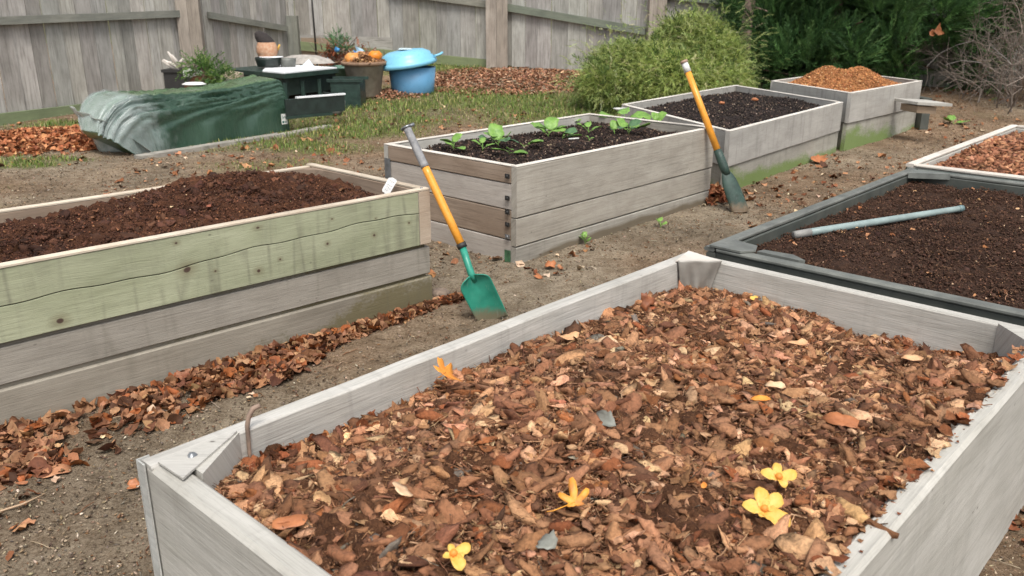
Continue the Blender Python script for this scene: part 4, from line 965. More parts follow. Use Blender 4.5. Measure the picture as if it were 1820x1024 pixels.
# ------------------------------------------------------------------ spades, pipe, hook, plate
def spade1():
    tip = pz(876, 566, .0); top = pz(722, 225, .97)
    r = empty('spade', tip, 'green bladed spade with an orange shaft leaning on the pale green bed', 'spade', 'garden spades')
    # the blade and socket bend away a little from the shaft
    ax = pz(838, 488, .255); sh = pz(820, 435, .385)
    d = (top - sh); L = np.linalg.norm(d)
    P = lambda t: sh + d * t
    mb = MB(); mb.tube([P(-.02), P(.25), P(.60), P(.665)], [.0215, .022, .0215, .0205], 16); mb.build('shaft', M['orange_plastic'], r)
    mb = MB(); mb.tube([P(.655), P(.68), P(.95), P(.985)], [.0235, .0225, .0205, .022], 16); mb.build('hand_grip', M['grey_plastic'], r)
    side = np.array([1., 0, 0]); dn = d / L; side = side - dn * np.dot(side, dn); side /= np.linalg.norm(side)
    mb = MB(); mb.tube([P(.985), P(1.0)], [.026, .027], 16); mb.tube([P(.992) - side * .032, P(.992) + side * .045], [.008, .009], 8); mb.build('end_cap', M['steel'], r)
    mb = MB(); mb.tube([P(-.028), P(.012)], [.026, .026], 16); mb.build('collar', M['black_iron'], r)
    mb = MB(); mb.tube([P(-.02), sh + (ax - sh) * .5, ax, ax + (tip - ax) * .15], [.0195, .019, .0185, .012], 14); mb.build('socket', M['green_metal'], r)
    # blade, tip buried a little
    top_b = ax; bot = tip + (tip - ax) * .06
    ad = bot - top_b; Lb = np.linalg.norm(ad); ad /= Lb
    sd = np.array([1., .12, 0]); sd -= ad * np.dot(sd, ad); sd /= np.linalg.norm(sd); nn = np.cross(ad, sd)
    if nn[1] > 0: nn = -nn
    n, m = 26, 21; G = np.zeros((n, m, 3))
    for i in range(n):
        s = i / (n - 1); w = .083 * min(1, (1 - (1 - min(1, (s + .012) / .20)) ** 2) ** .5) * (1 - .06 * max(0, s - .4))
        for j in range(m):
            x = (j / (m - 1) - .5) * 2
            dish = .022 * (abs(x) ** 2.6) * (1 - .35 * s) + .010 * (1 - s) ** 3 - .012 * math.exp(-(x / .22) ** 2) * max(0, 1 - s * 2.6)
            G[i, j] = top_b + ad * (s * Lb - .012 * abs(x) ** 2 * (1 if s < .3 else 0) * 0) + sd * x * w + nn * dish
    mb = MB(); mb.grid(G); o = mb.build('blade', M['green_metal'], r); md = o.modifiers.new('s', 'SOLIDIFY'); md.thickness = .005; md.offset = 0
def spade2():
    tip = gp(1317, 378); top = pd(1215, 108, 6.95)
    r = empty('spade', tip, 'dark green scoop bladed spade with an orange shaft leaning on the seedling bed', 'spade', 'garden spades')
    d = top - tip; P = lambda t: tip + d * t
    mb = MB(); mb.tube([P(.41), P(.70), P(.93)], [.028, .026, .025], 16); mb.build('shaft', M['orange_plastic'], r)
    mb = MB(); mb.tube([P(.925), P(.985)], [.028, .026], 16); mb.build('end_cap', M['white_plastic'], r)
    mb = MB(); mb.tube([P(.985), P(1.0)], [.032, .030], 16); mb.build('end_ring', M['rust_ring'], r)
    mb = MB(); mb.tube([P(.25), P(.30), P(.36), P(.415)], [.030, .036, .034, .030], 16); mb.build('socket', M['dark_green_plastic'], r)
    mb = MB(); side = np.array([1., .2, 0])
    mb.tube([P(.27), P(.245), P(.21), P(.15), P(.08), P(.03), P(.0), P(-.01)], [.034, .048, .062, .070, .072, .072, .070, .055], 22, flat=.45, side=side); mb.build('blade', M['dark_green_plastic'], r)
    mb = MB(); mb.tube([P(.012) - side / 1.02 * .065 + [0, -.032, .0], P(.012) + side / 1.02 * .06 + [0, -.032, 0]], .006, 8); mb.build('blade_lip', M['dark_green_plastic'], r)
M['orange_plastic'] = plain('orange_plastic', (232, 158, 58), .35, .08, 20, .05)
M['grey_plastic'] = plain('grey_plastic', (116, 116, 118), .6, .3, 30, .3, c2=(150, 150, 150))
M['green_metal'] = plain('green_metal', (34, 124, 104), .42, .12, 10, .06, c2=(56, 148, 126), mud=.09)
M['white_plastic'] = plain('white_plastic', (220, 220, 215), .5, .1, 20)
M['rust_ring'] = plain('rust_ring', (170, 140, 120), .6, .2, 20)
M['dark_green_plastic'] = plain('dark_green_plastic', (52, 74, 66), .55, .25, 16, .2, mud=.12)
spade1(); spade2()
def pipe():
    def onD(u, v):
        z = .57
        for _ in range(10):
            p = pz(u, v, z); d = p[:2] - fD.O; z = float(hsD(d @ U1[:2], -(d @ U2[:2]))) + .022
        return pz(u, v, z)
    q = [onD(*t) for t in ((1411, 422), (1440, 420), (1475, 414), (1550, 399), (1630, 385), (1690, 377), (1706, 375))]
    for k in range(1, 6):
        f_ = np.linalg.norm(q[k] - q[0]) / np.linalg.norm(q[6] - q[0]); q[k] = q[0] * (1 - f_) + q[6] * f_ + UP * .0 + (q[6] - q[0]) * 0
    q = [t + UP * .012 for t in q]; q[0] = q[0] - UP * .001
    r = empty('pipe', q[0], 'pale blue grey plastic pipe lying on the dark soil', 'pipe')
    mb = MB(); mb.tube(q[1:], [.018, .018, .0175, .0165, .0155, .015], 14); mb.build('tube', plain('pipe_plastic', (140, 156, 154), .45, .15, 10), r)
    mb = MB(); mb.tube([q[0] - [.003, 0, 0], q[0], q[1] + (q[2] - q[1]) * .1], [.009, .018, .019], 14); mb.build('end_cap', plain('pipe_end', (140, 138, 134), .6), r)
    mb = MB(); mb.tube([q[-1] - (q[-1] - q[-2]) * .3, q[-1] + (q[-1] - q[-2]) * .3], [.0168, .0165], 14); mb.build('end_ring', plain('pipe_ring', (110, 134, 136), .4), r)
pipe()
def hook():
    b = fC.P(.235, .062, .47)
    mb = MB(); t = fC.P(.235, .058, hC)
    p = [b, fC.P(.232, .060, .56), t + [0, 0, .012], t + [0.004, .006, .035], t + [.014, .012, .052], t + [.03, .018, .058]]
    mb.tube(p, [.004, .005, .006, .006, .0065, .006], 8); tag(mb.build('garden_stake', plain('rusty_stake', (146, 124, 108), .7, .3, 30), None), 'short bent brown stake at the near left corner of the foreground bed', 'stake')
hook()
def plate():
    c = pz(692, 330, .66)
    r = empty('plant_label', c, 'white plant label with dark scribbled marks in the corner of the tall bed', 'plant label')
    e1 = np.array([.5, .25, .83]); e1 /= np.linalg.norm(e1); e2 = np.array([.86, .1, -.5]); e2 -= e1 * np.dot(e1, e2); e2 /= np.linalg.norm(e2); n = np.cross(e1, e2)
    if n[1] > 0: n = -n
    L, W = .092, .046; out = [(-1, -.7), (-.8, -1), (.75, -1), (1, -.3), (1, .8), (.8, 1), (-.75, 1), (-1, .6)]
    mb = MB(); A = [c + e1 * L / 2 * x + e2 * W / 2 * y for x, y in out]; ia = [mb.addv(p + n * .0015) for p in A]; ib = [mb.addv(p - n * .0015) for p in A]
    mb.face(ia); mb.face(ib[::-1]); k = len(A)
    for i in range(k): mb.face([ia[i], ib[i], ib[(i + 1) % k], ia[(i + 1) % k]])
    mb.build('plate', plain('label_white', (226, 226, 224), .5, .05), r)
    mk = MB(); rr = random.Random(4)
    for gx in (-.55, -.25, .05, .55):
        for gy in (-.45, -.05, .4):
            if rr.random() < .85:
                p = c + e1 * L / 2 * (gx + rr.uniform(-.05, .05)) + e2 * W / 2 * gy + n * .0022
                a = rr.uniform(-.6, .6); dd = (e1 * math.cos(a) + e2 * math.sin(a)) * .0045; nn = (e2 * math.cos(a) - e1 * math.sin(a)) * .0045
                mk.tube([p - dd, p + nn * .5, p + dd * .8 + nn], .0007, 4)
    mk.build('writing', M['black_iron'], r)
    mb = MB(); mb.tube([c - e1 * L / 2, c - e1 * L / 2 - [.02, 0, .05]], .004, 6); mb.build('stake', M['steel'], r)
plate()

# stones
def stone(p, s, label, seed, c=(140, 128, 115)):
    V, T = t_chunk(seed, (1, .8, .6), .14, 2); V = V * s + np.array(p); o = raw('stone', V, T, np.ones_like(V), plain('stone_grey%d' % seed, c, .95, .3, 30, .6), smooth=True); tag(o, label, 'stone')
stone(gp(783, 532) + [0, .03, .02], .115, 'rough brown stone beside the corner of the tall bed', 3, (150, 132, 116))
stone(gp(730 + 745, 222 + 50) + [0, 0, .02], .05, 'x', 4) if False else None

# ------------------------------------------------------------------ seedlings
def seedling(p, label, leaves, size=.1, dark=False, name='seedling'):
    size *= 1.15 if name == 'seedling' else 1.
    r = empty(name, p, label, 'seedling', 'green seedlings in the raised bed')
    for k, (yaw, up, s) in enumerate(leaves):
        V, T = t_fan(lambda a, rr: .5 * (.72 + .28 * math.cos(a)) * (1 + .07 * math.sin(7 * a)) * (.86 if abs(math.sin(a)) > .8 else 1), 18, k * 3 + int(p[0] * 100) % 50, .22, .02)
        V = V * size * s; V[:, 0] += size * s * .42
        R = rotm(np.array([yaw]), np.array([.2 * math.sin(k * 2.3)]), np.array([-up]))[0]
        base = np.array(p) + [0, 0, .02 + .012 * k]
        V = V @ R.T + base
        o = raw('leaf', V, T, np.ones_like(V), ML['dgreen'] if (dark and k % 2) else ML['green'], r, True); m = o.modifiers.new('s', 'SOLIDIFY'); m.thickness = .0012
        u = MB(); u.tube([np.array(p) - [0, 0, .01], base * .6 + np.array(p) * .4, base + (np.array([size * s * .15, 0, 0]) @ R.T)], .0025, 5, col=(1, 1, 1)); u.build('stem', ML['green'], r)
def onB(u, v):
    z = .56
    for _ in range(8):
        p = pz(u, v, z); d = p[:2] - fB.O; z = float(hsB(d @ U1[:2], d @ U2[:2])) + .01
    return pz(u, v, z)
S = seedling
S(onB(806, 268), 'lone small seedling nearest the left end of the seedling bed', [(-.8, .1, .8), (2.6, .4, .8), (1.0, .6, .8), (4.0, .3, .8)], .135)
S(onB(886, 262), 'seedling with upright leaves, second from the left end of the bed', [(1.9, .9, 1.), (3.1, .3, .9), (0.2, .5, .7), (-1.2, .1, .9), (2.4, .2, .8)], .165, True)
S(onB(858, 268), 'pair of small pale leaves between the first two seedlings', [(0., .4, 1.), (2.8, .5, 1.), (1.4, .8, .7)], .09)
S(onB(905, 276), 'low seedling with drooping leaves on the near side of the bed', [(-.2, .0, .9), (3.3, .1, .9), (-1.5, .1, .5)], .14)
S(onB(930, 264), 'dark green arching seedling leaf near the left end', [(-.1, .3, 1.1), (3.1, .3, 1.0)], .13, True)
S(onB(975, 245), 'leafy bright seedling with the largest clump left of the bed centre', [(2.6, .6, 1.2), (1.4, .9, 1.1), (.3, .3, 1.1), (-.5, .1, 1.), (3.5, .2, .8)], .14)
S(onB(1000, 248), 'flat lying seedling leaves beside the largest clump', [(-.1, .1, 1.2), (.5, .3, 1.), (-.9, .1, .8)], .12, True)
S(onB(1017, 222), 'small round seedling by the far board', [(.2, .4, .9), (2.8, .5, .9)], .09)
S(onB(1046, 238), 'seedling with two broad leaves in the middle of the bed', [(.0, .4, 1.), (2.9, .4, 1.), (1.5, .6, .7)], .11)
S(onB(1047, 252), 'tiny seedling in front of the two leaved one', [(.2, .3, .8), (2.6, .4, .7)], .05)
S(onB(1092, 240), 'grey green upright seedling leaf right of the bed centre', [(1.6, 1.1, 1.), (2.6, .5, .7)], .10, True)
S(onB(1118, 240), 'spreading seedling with ragged leaves right of the bed centre', [(2.4, .7, 1.2), (.8, .7, 1.), (-.1, .2, 1.3), (3.6, .1, .8), (-1., .1, .8)], .13, True)
S(onB(1110, 215), 'wide seedling under the pale dish near the far end', [(3.1, .1, 1.5), (0., .1, 1.5), (1.5, .3, 1.)], .15)
S(onB(1166, 226), 'upright heart leaved seedling at the far end of the bed', [(.6, .9, 1.2), (2.2, 1., .9), (1.4, 1.1, .6)], .11)
S(gp(1040, 436), 'small green weed at the foot of the seedling bed', [(.3, .6, 1.), (2.7, .6, 1.), (1.5, 1., 1.), (-1, .3, .8), (3.9, .3, .8)], .06, name='weed')
S(gp(1174, 405), 'tiny weed at the foot of the seedling bed, near the dark spade', [(.3, .3, 1.), (2.7, .6, 1.), (1.5, .4, 1.)], .06, name='weed')
S(gp(1695, 222), 'low green weed on the path beyond the beds', [(.1, .2, 1.4), (3., .3, 1.), (1.5, .4, 1.)], .16, name='weed')
p = onB(1104, 207) + [0, 0, .06]; r = empty('dish', p, 'pale translucent dish resting on the seedling leaves', 'dish')
mb = MB(); mb.lathe(p, [(0, .0), (.05, .002), (.075, .014), (.078, .014), (.05, -.003), (0, -.005)], 24, wob=.06); mb.build('bowl', plain('dish_white', (200, 200, 190), .3, .1), r)
p = onB(1022, 250) + [0, 0, .012]; mb = MB(); mb.tube([p - [.05, 0, 0], p + [.03, .01, .004]], .006, 8); tag(mb.build('plant_tag', M['white_plastic']), 'short white tag lying on the soil among the seedlings', 'plant tag')
def onF(u, v, z=.5): return pz(u, v, z)
for (u, v, s, lb) in ((1283, 183, .07, 'small orange brown clod on the charcoal soil of the mossy bed'), (1342, 177, .08, 'long reddish clod by the far board of the mossy bed')):
    V, T = t_chunk(int(u), (1, .7, .5), .2, 2); V = V * s + onF(u, v, .53); o = raw('clod', V, T, np.ones_like(V), ML['rust'], smooth=True); tag(o, lb, 'clod')

# ------------------------------------------------------------------ fence
ZT = 2.45
def fence_bay(r, P, Q, zb0, zb1, wmin, wmax, zt=ZT, seed=0):
    """vertical boards from P to Q; boards are staggered: one mesh panel"""
    rr = random.Random(seed); P = np.array(P[:2]); Q = np.array(Q[:2]); L = np.linalg.norm(Q - P); d = (Q - P) / L; n = np.array([d[1], -d[0]])
    if n[1] > 0: n = -n
    mb = MB(); s = 0
    while s < L:
        w = min(rr.uniform(wmin, wmax), L - s); t = (s + w / 2) / L
        g = rr.uniform(.72, 1.22); c = (g * rr.uniform(.97, 1.03), g, g * rr.uniform(.96, 1.04))
        k = rr.choice((0., .012, .02)); lean = rr.uniform(-.004, .004)
        o = np.append(P + d * (s + .003) + n * k, zb0 * (1 - t) + zb1 * t + rr.uniform(-.02, .0))
        mb.box(o, np.array([d[0] * lean, d[1] * lean, zt - o[2]]), np.append(d * (w - .006), 0), np.append(-n * .018, 0), c)
        s += w
    mb.build('board_panel', M['fence'], r)
    return d, n
def rail(r, p, q, hgt, dep, n, mat='rail', col=(1, 1, 1), lb=None):
    mb = MB(); p = np.array(p); q = np.array(q); nn = np.append(n, 0)
    mb.box(p + nn * .03, q - p, nn * dep, UP * hgt, col); o = mb.build('rail', M[mat], r)
    if lb: tag(o, lb)
def onplane(u, v, P, Q):
    P = np.array(P[:2]); Q = np.array(Q[:2]); d = Q - P; nrm = np.array([d[1], -d[0]]); R = ray(u, v)
    t = (P @ nrm) / (R[:2] @ nrm); return np.array([0, 0, CAMH]) + t * R
def post(r, c, w, zt, n=None, mat='post', lb=None, ang=0.):
    mb = MB(); ca, sa = math.cos(ang), math.sin(ang); ex = np.array([ca, sa, 0]) * w; ey = np.array([-sa, ca, 0]) * w * .8
    z0 = float(gz(c[0], c[1])) - .05
    # four joined planks so the post reads as weathered timber
    q = np.array([c[0], c[1], z0]) - ex / 2 - ey / 2
    mb.box(q, UP * (zt - z0), ex * .48, ey); mb.box(q + ex * .49, UP * (zt - z0 - .006), ex * .50, ey * .96, (.93, .92, .9))
    o = mb.build('post', M[mat], r)
    if lb: tag(o, lb)
A0 = gp(0, 222); A1 = gp(175, 192); dd = (A1 - A0)[:2]; dd /= np.linalg.norm(dd)
P1 = A0[:2] - dd * 2.6; t_ = 0
Kx = -.3655                               # direction of the post at x = 345
s_ = (Kx * A0[1] - A0[0]) / (dd[0] - Kx * dd[1]); P2 = A0[:2] + dd * s_
r1 = empty('fence', (*((P1 + P2) / 2), .1), 'weathered grey board fence at the left with a green bottom rail', 'fence', 'weathered board fence sections')
z0 = lambda p: float(gz(p[0], p[1]))
d1, n1 = fence_bay(r1, P1, P2, .05, z0(P2) + .05, .16, .26, seed=1)
n1 = np.array([-d1[1], d1[0]]); n1 = n1 if n1 @ (-(P1 + P2)) > 0 else -n1
def z_on(u, v, P, Q): return onplane(u, v, P, Q)
ra, rb = z_on(0, 44, P1, P2), z_on(325, 30, P1, P2); ex = ra + (ra - rb) * .5
rail(r1, ex, rb, .10, .07, n1, 'rail', lb='greenish grey upper rail')
ra, rb = z_on(0, 222, P1, P2), z_on(175, 200, P1, P2); rail(r1, ra + (ra - rb) * 1.0, rb + (rb - ra) * .9, .15, .06, n1, 'fence_green', lb='mossy green bottom rail')
post(r1, P2 + n1 * .09, .34, ZT, lb='thick corner post', ang=.2)
Q2 = pd(515, 60, 16.6)[:2]
r2 = empty('fence', (*((P2 + Q2) / 2), .2), 'short section of grey board fence behind the green potting table', 'fence', 'weathered board fence sections')
n2 = np.array([(Q2 - P2)[1], -(Q2 - P2)[0]]); n2 /= np.linalg.norm(n2); n2 = n2 if n2 @ (-P2) > 0 else -n2
fence_bay(r2, P2, Q2, z0(P2) + .02, z0(Q2) + .02, .15, .24, seed=2)
ra, rb = z_on(366, 33, P2, Q2), z_on(505, 56, P2, Q2); rail(r2, ra, rb, .10, .06, n2, 'rail')
post(r2, Q2 + n2 * .08, .2, pd(515, 28, 16.5)[2], mat='rail', lb='short grey post')
R0 = pd(530, 90, 17.9)[:2]; R1 = gp(875, 118)[:2]; R2 = gp(1042, 127)[:2]
dR = (R2 - R0); R3 = R0 + dR * 2.2
Rm = onplane(887, 100, R0, R3)[:2]; Rn = onplane(1165, 100, R0, R3)[:2]
n3 = np.array([dR[1], -dR[0]]); n3 /= np.linalg.norm(n3); n3 = n3 if n3 @ (-R0) > 0 else -n3
r3 = empty('fence', (*((R0 + R3) / 2), .4), 'long grey board fence across the back with thick posts and sloping rails', 'fence', 'weathered board fence sections')
Rs = R0 - dR / np.linalg.norm(dR) * .9
zb0, zb1 = z_on(530, 80, R0, R3)[2], z_on(875, 113, R0, R3)[2]
fence_bay(r3, Rs, Rm, zb0, zb1, .22, .36, seed=3)
fence_bay(r3, Rm, Rn, z0(Rm) + .06, z0(Rn) - .05, .22, .36, seed=4)
fence_bay(r3, Rn, R3, z0(Rn) - .05, z0(R3) - .1, .22, .36, seed=5)
ra, rb = z_on(527, 88, R0, R3), z_on(870, 122, R0, R3); rail(r3, ra, rb, .17, .07, n3, 'fence_green', (1.15, 1.1, 1.05), lb='pale green kickboard along the bottom')
ra, rb = z_on(690, -10, R0, R3), z_on(870, 14, R0, R3); rail(r3, ra, rb, .12, .07, n3, 'rail', (1.2, 1.15, 1.1))
ra, rb = z_on(905, 20, R0, R3), z_on(1148, 62, R0, R3); rail(r3, ra, rb, .13, .07, n3, 'rail', (.85, .95, .85), lb='dark greenish sloping rail')
ra, rb = z_on(1180, -2, R0, R3), z_on(1345, 15, R0, R3); rail(r3, ra, rb, .13, .07, n3, 'rail', (.85, .95, .85))
post(r3, Rm + n3 * .12, .40, ZT, lb='thick pale post standing in mulch'); post(r3, Rn + n3 * .1, .3, ZT)
# plywood patch under the left end of the long fence
mb = MB(); q = z_on(540, 108, R0, R3); q2 = z_on(600, 112, R0, R3); mb.box(q + np.append(n3, 0) * .03 - UP * .05, np.append((q2 - q)[:2], 0), np.append(n3 * .02, 0), UP * .5); tag(mb.build('patch_board', M['ply'], r3), 'brown plywood patch')
mb = MB(); q = z_on(520, 108, R0, R3); q2 = z_on(700, 116, R0, R3); mb.box(q + np.append(n3, 0) * .002 - UP * .1, q2 - q, np.append(n3 * .02, 0), UP * .62); mb.build('patch_board', M['fence'], r3)
# thin metal pole
c = gp(563, 112); c = pd(563, 105, 16.8); mb = MB(); mb.tube([(c[0], c[1], .35), (c[0] - .02, c[1], 2.3)], .018, 8); tag(mb.build('metal_pole', M['black_iron']), 'thin dark metal pole standing behind the potting table', 'pole')

# ------------------------------------------------------------------ tarp bundle and kerb
def tarp():
    Lp, Rp = gp(252, 274), gp(513, 233); L = np.linalg.norm((Rp - Lp)[:2]); ax = (Rp - Lp) / np.linalg.norm(Rp - Lp); ax[2] = 0; ax /= np.linalg.norm(ax)
    bk = np.array([-ax[1], ax[0], 0]); bk = bk if bk[1] > 0 else -bk
    r = empty('wrapped_bundle', (*((Lp + Rp) / 2 + bk * .4)[:2], 0.), 'long low bundle wrapped in green tarpaulin and clear plastic', 'tarpaulin bundle')
    n, m = 130, 96; G = np.zeros((n, m, 3))
    for i in range(n):
        s = i / (n - 1); x = -.06 + (L + .08) * s
        e = min(1, (s / .13)) ; e = math.sin(e * math.pi / 2) ** .6; e2 = min(1, (1 - s) / .04); e2 = math.sin(e2 * math.pi / 2) ** .35 if e2 < 1 else 1
        h = (.60 + .02 * math.sin(s * 4 + 2.)) * (.42 + .58 * e) * (.78 + .22 * e2) + .05 * s; dep = (.95 - .25 * s) * (.55 + .45 * e)
        for j in range(m):
            a = j / (m - 1) * math.pi      # 0 front foot .. pi back foot
            c_, s__ = math.cos(a), math.sin(a)
            k = .30
            yy = (np.sign(c_) * abs(c_) ** k); zz = abs(s__) ** k
            sag = .06 * math.exp(-((a - 1.75) / .5) ** 2) * math.sin(s * 3.14) ** .7
            q1 = 1 - abs(float(fbm(s * 1.1 + 3, a * 4.2 - s * 2.6, 1.6, 2, 7))) * 2.2; q2 = 1 - abs(float(fbm(s * 1.6 + 9, a * 8.5 - s * 3.5, 1.5, 2, 17))) * 2.2
            fold = (q1 * .085 + q2 * .05 - .05) * (.75 + .25 * min(1, (1 - s) * 4)) + .022 * (1 - abs(float(fbm(s * 9, a * 2.2 + s * 7, 1.6, 2, 27))) * 2) * math.exp(-((s - .02) / .22) ** 2)
            sp = 1 + fold * (0.9 if j not in (0, m - 1) else 0)
            p = Lp + ax * x + bk * (dep / 2 - yy * dep / 2 * sp) + UP * ((h * zz * sp) - sag)
            p[2] = (p[2] - Lp[2]) + float(gz(p[0], p[1])) - .01
            if p[2] < 0: p[2] = -.01
            G[i, j] = p + ax * .14 * zz * (.5 - s) * 0 - ax * (.34 * zz) * max(0, 1 - s / .28) ** 1.3
    m_, nt, b = new_mat('tarpaulin')
    ft = uvn(nt, 'fit'); sx = nt.nodes.new('ShaderNodeSeparateXYZ'); nt.links.new(ft, sx.inputs[0])
    n1_ = noise(nt, vmap(nt, ft, (4, 14, 1)), 1., 5, .6, .5); n2_ = noise(nt, vmap(nt, ft, (26, 26, 1)), 1., 5, .7)
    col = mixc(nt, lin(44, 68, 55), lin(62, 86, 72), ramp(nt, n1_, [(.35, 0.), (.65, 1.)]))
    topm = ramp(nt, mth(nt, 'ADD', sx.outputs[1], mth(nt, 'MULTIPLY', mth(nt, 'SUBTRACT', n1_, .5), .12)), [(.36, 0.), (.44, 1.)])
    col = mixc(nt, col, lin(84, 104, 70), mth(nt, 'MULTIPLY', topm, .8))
    # clear plastic skin whitens the left end in ragged patches
    pl = mth(nt, 'ADD', mth(nt, 'SUBTRACT', .17, sx.outputs[0]), mth(nt, 'MULTIPLY', mth(nt, 'SUBTRACT', n2_, .5), .35))
    pl2 = ramp(nt, pl, [(.0, 0.), (.06, 1.)]); col = mixc(nt, col, lin(152, 170, 166), mth(nt, 'MULTIPLY', pl2, .35))
    nt.links.new(col, b.inputs['Base Color']); b.inputs['Roughness'].default_value = .32
    nt.links.new(ramp(nt, n2_, [(.3, .16), (.7, .42)]), b.inputs['Roughness'])
    bump(nt, b, mth(nt, 'ADD', n1_, mth(nt, 'MULTIPLY', n2_, .4)), .6, .03)
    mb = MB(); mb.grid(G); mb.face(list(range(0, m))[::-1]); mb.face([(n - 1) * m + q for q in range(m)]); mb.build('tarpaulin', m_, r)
    G2 = G.copy(); ctr = G.mean(axis=1, keepdims=True); dv_ = G - ctr; dv_ /= np.linalg.norm(dv_, axis=2, keepdims=True) + 1e-6
    I_, J_ = np.meshgrid(np.linspace(0, 1, n), np.linspace(0, 1, m), indexing='ij')
    G2 = G + dv_ * (.012 + .020 * np.clip(1 - np.abs(fbm(I_ * 7 + J_ * 3, J_ * 9 - I_ * 4, 1.5, 3, 51)) * 2.4, 0, 1) + .01 * fbm(I_ * 20, J_ * 12, 2, 2, 53))[..., None]
    G2[..., 2] = np.maximum(G2[..., 2], -.005)
    mb = MB(); mb.grid(G2[:int(n * .97)]); mf, ntf, bf = new_mat('clear_film')
    bf.inputs['Base Color'].default_value = (*lin(190, 200, 198), 1); bf.inputs['Roughness'].default_value = .22
    tcf = ntf.nodes.new('ShaderNodeTexCoord').outputs['Object']; sf = nt.nodes.new('ShaderNodeSeparateXYZ')
    uf = uvn(ntf, 'fit'); sxf = ntf.nodes.new('ShaderNodeSeparateXYZ'); ntf.links.new(uf, sxf.inputs[0])
    al = mth(ntf, 'ADD', mth(ntf, 'MULTIPLY', mth(ntf, 'SUBTRACT', .24, sxf.outputs[0]), 1.2), mth(ntf, 'MULTIPLY', mth(ntf, 'SUBTRACT', noise(ntf, tcf, 7., 4), .5), .5))
    ntf.links.new(ramp(ntf, al, [(.0, .0), (.36, .5)]), bf.inputs['Alpha'])
    tag(mb.build('film', mf, r), 'clear plastic film wrinkled over the left half')
    # pale plastic flap hanging at the near left end
    H = np.zeros((24, 16, 3))
    for i in range(24):
        for j in range(16):
            s, t = i / 23, j / 15
            top = Lp + ax * (-.34) + bk * (.75 - .75 * s * .95) + UP * (.50 - .10 * s); bot = Lp + ax * (-.20 + .36 * s) + bk * (.50 - .60 * s)
            p = top * (1 - t) + bot * t; p = p + ax * (-.03 + .025 * math.sin(s * 14 + t * 3)) + bk * .015 * math.sin(t * 9 + s * 5); p[2] = max(p[2], .0)
            H[i, j] = p
    mb = MB(); mb.grid(H); mp = plain('clear_plastic', (178, 182, 176), .25, .2, 9, .5, c2=(140, 150, 142)); mp.node_tree.nodes['Principled BSDF'].inputs['Alpha'].default_value = .72
    mp.node_tree.nodes['Principled BSDF'].inputs['Transmission Weight'].default_value = .0
    o = mb.build('plastic_sheet', mp, r); md = o.modifiers.new('s', 'SOLIDIFY'); md.thickness = .002
    # printed sticker near the right end of the front face
    Fp = Lp + ax * (L * .925) - bk * (.075) ; q = Fp + UP * .14
    mb = MB(); mb.box(q, ax * .085, -bk * .004, UP * .125); st = mb.build('sticker', M['white_plastic'], r)
    mk = MB(); fb = -bk * .0045 - bk * .0015
    for (a, z, w_, h_) in ((.012, .06, .006, .05), (.03, .085, .03, .006), (.03, .06, .006, .025), (.054, .06, .006, .03), (.008, .015, .028, .026), (.045, .018, .03, .008), (.045, .032, .022, .006)):
        mk.box(q + ax * a + UP * z - bk * .0045, ax * w_, -bk * .0015, UP * h_)
    mk.build('print', plain('sticker_print', (40, 92, 88), .5), st)
    return Lp, Rp, ax, bk, L
Lp, Rp, ax, bk, LT = tarp()
a, b_ = gp(250, 284), gp(505, 243); c_ = gp(590, 226)
mb = MB(); k = (b_ - a) / np.linalg.norm(b_ - a)
mb.box(a - UP * .05, (b_ - a), bk * .14, UP * .085); mb.box(b_ - UP * .05 + (b_ - a) * .004, (c_ - b_), bk * .14, UP * .075, (1.1, 1.08, 1.05)); tag(mb.build('concrete_edging', M['concrete']), 'low concrete edging strip in front of the green wrapped bundle', 'edging')

# plants, scraps and box behind the bundle
def sprig(seed, n=14, L=1., leaf=.16, wid=.035, droop=.25, spread=.8):
    r = np.random.default_rng(seed); V = []; T = []
    def pt(t): return np.array([t * L, .06 * math.sin(t * 4 + seed), -droop * t * t])
    for i in range(n):
        t = .12 + .88 * i / (n - 1); p = pt(t); sg = 1 if i % 2 else -1
        a = sg * spread * (1 - .4 * t) + r.normal(0, .15); up = r.normal(0, .35)
        d = np.array([math.cos(a), math.sin(a), up]); d /= np.linalg.norm(d); q = np.cross(d, (0, 0, 1)); q /= np.linalg.norm(q) + 1e-6; q = q + np.array([0, 0, r.normal(0, .5)])
        l = leaf * r.uniform(.7, 1.2) * (1.15 - .5 * t); b = len(V)
        V += [p, p + d * l * .5 + q * wid * .5, p + d * l, p + d * l * .5 - q * wid * .5]; T += [(b, b + 1, b + 2), (b, b + 2, b + 3)]
    b = len(V)
    for t in (0, .5, 1.): V += [pt(t) + [0, .008, 0], pt(t) - [0, .008, 0]]
    T += [(b, b + 1, b + 3), (b, b + 3, b + 2), (b + 2, b + 3, b + 5), (b + 2, b + 5, b + 4)]
    return np.array(V), np.array(T)
SPR_F = [sprig(i, 20, 1., .26, .04, .45, .75) for i in range(6)]       # fine feathery
SPR_C = [sprig(20 + i, 26, 1., .26, .030, .12, .6) for i in range(6)]     # conifer plume
SPR_L = [sprig(40 + i, 12, 1., .22, .10, .3, .8) for i in range(4)]      # broad leaved
def cloud(lobes, n, shell=.35, zmin=None):
    """points and outward directions on the shells of ellipsoid lobes [(x,y,z,rx,ry,rz)]"""
    w = np.array([l[3] * l[5] + l[4] * l[5] for l in lobes]); k = RNG.choice(len(lobes), n, p=w / w.sum()); L = np.array(lobes)[k]
    d = RNG.normal(0, 1, (n, 3)); d /= np.linalg.norm(d, axis=1, keepdims=True)
    rr = 1 - shell * RNG.random(n) ** 1.4
    P = L[:, :3] + d * L[:, 3:6] * rr[:, None]
    D = d / L[:, 3:6]; D /= np.linalg.norm(D, axis=1, keepdims=True)
    if zmin is not None: m = P[:, 2] > zmin; P, D = P[m], D[m]
    return P, D
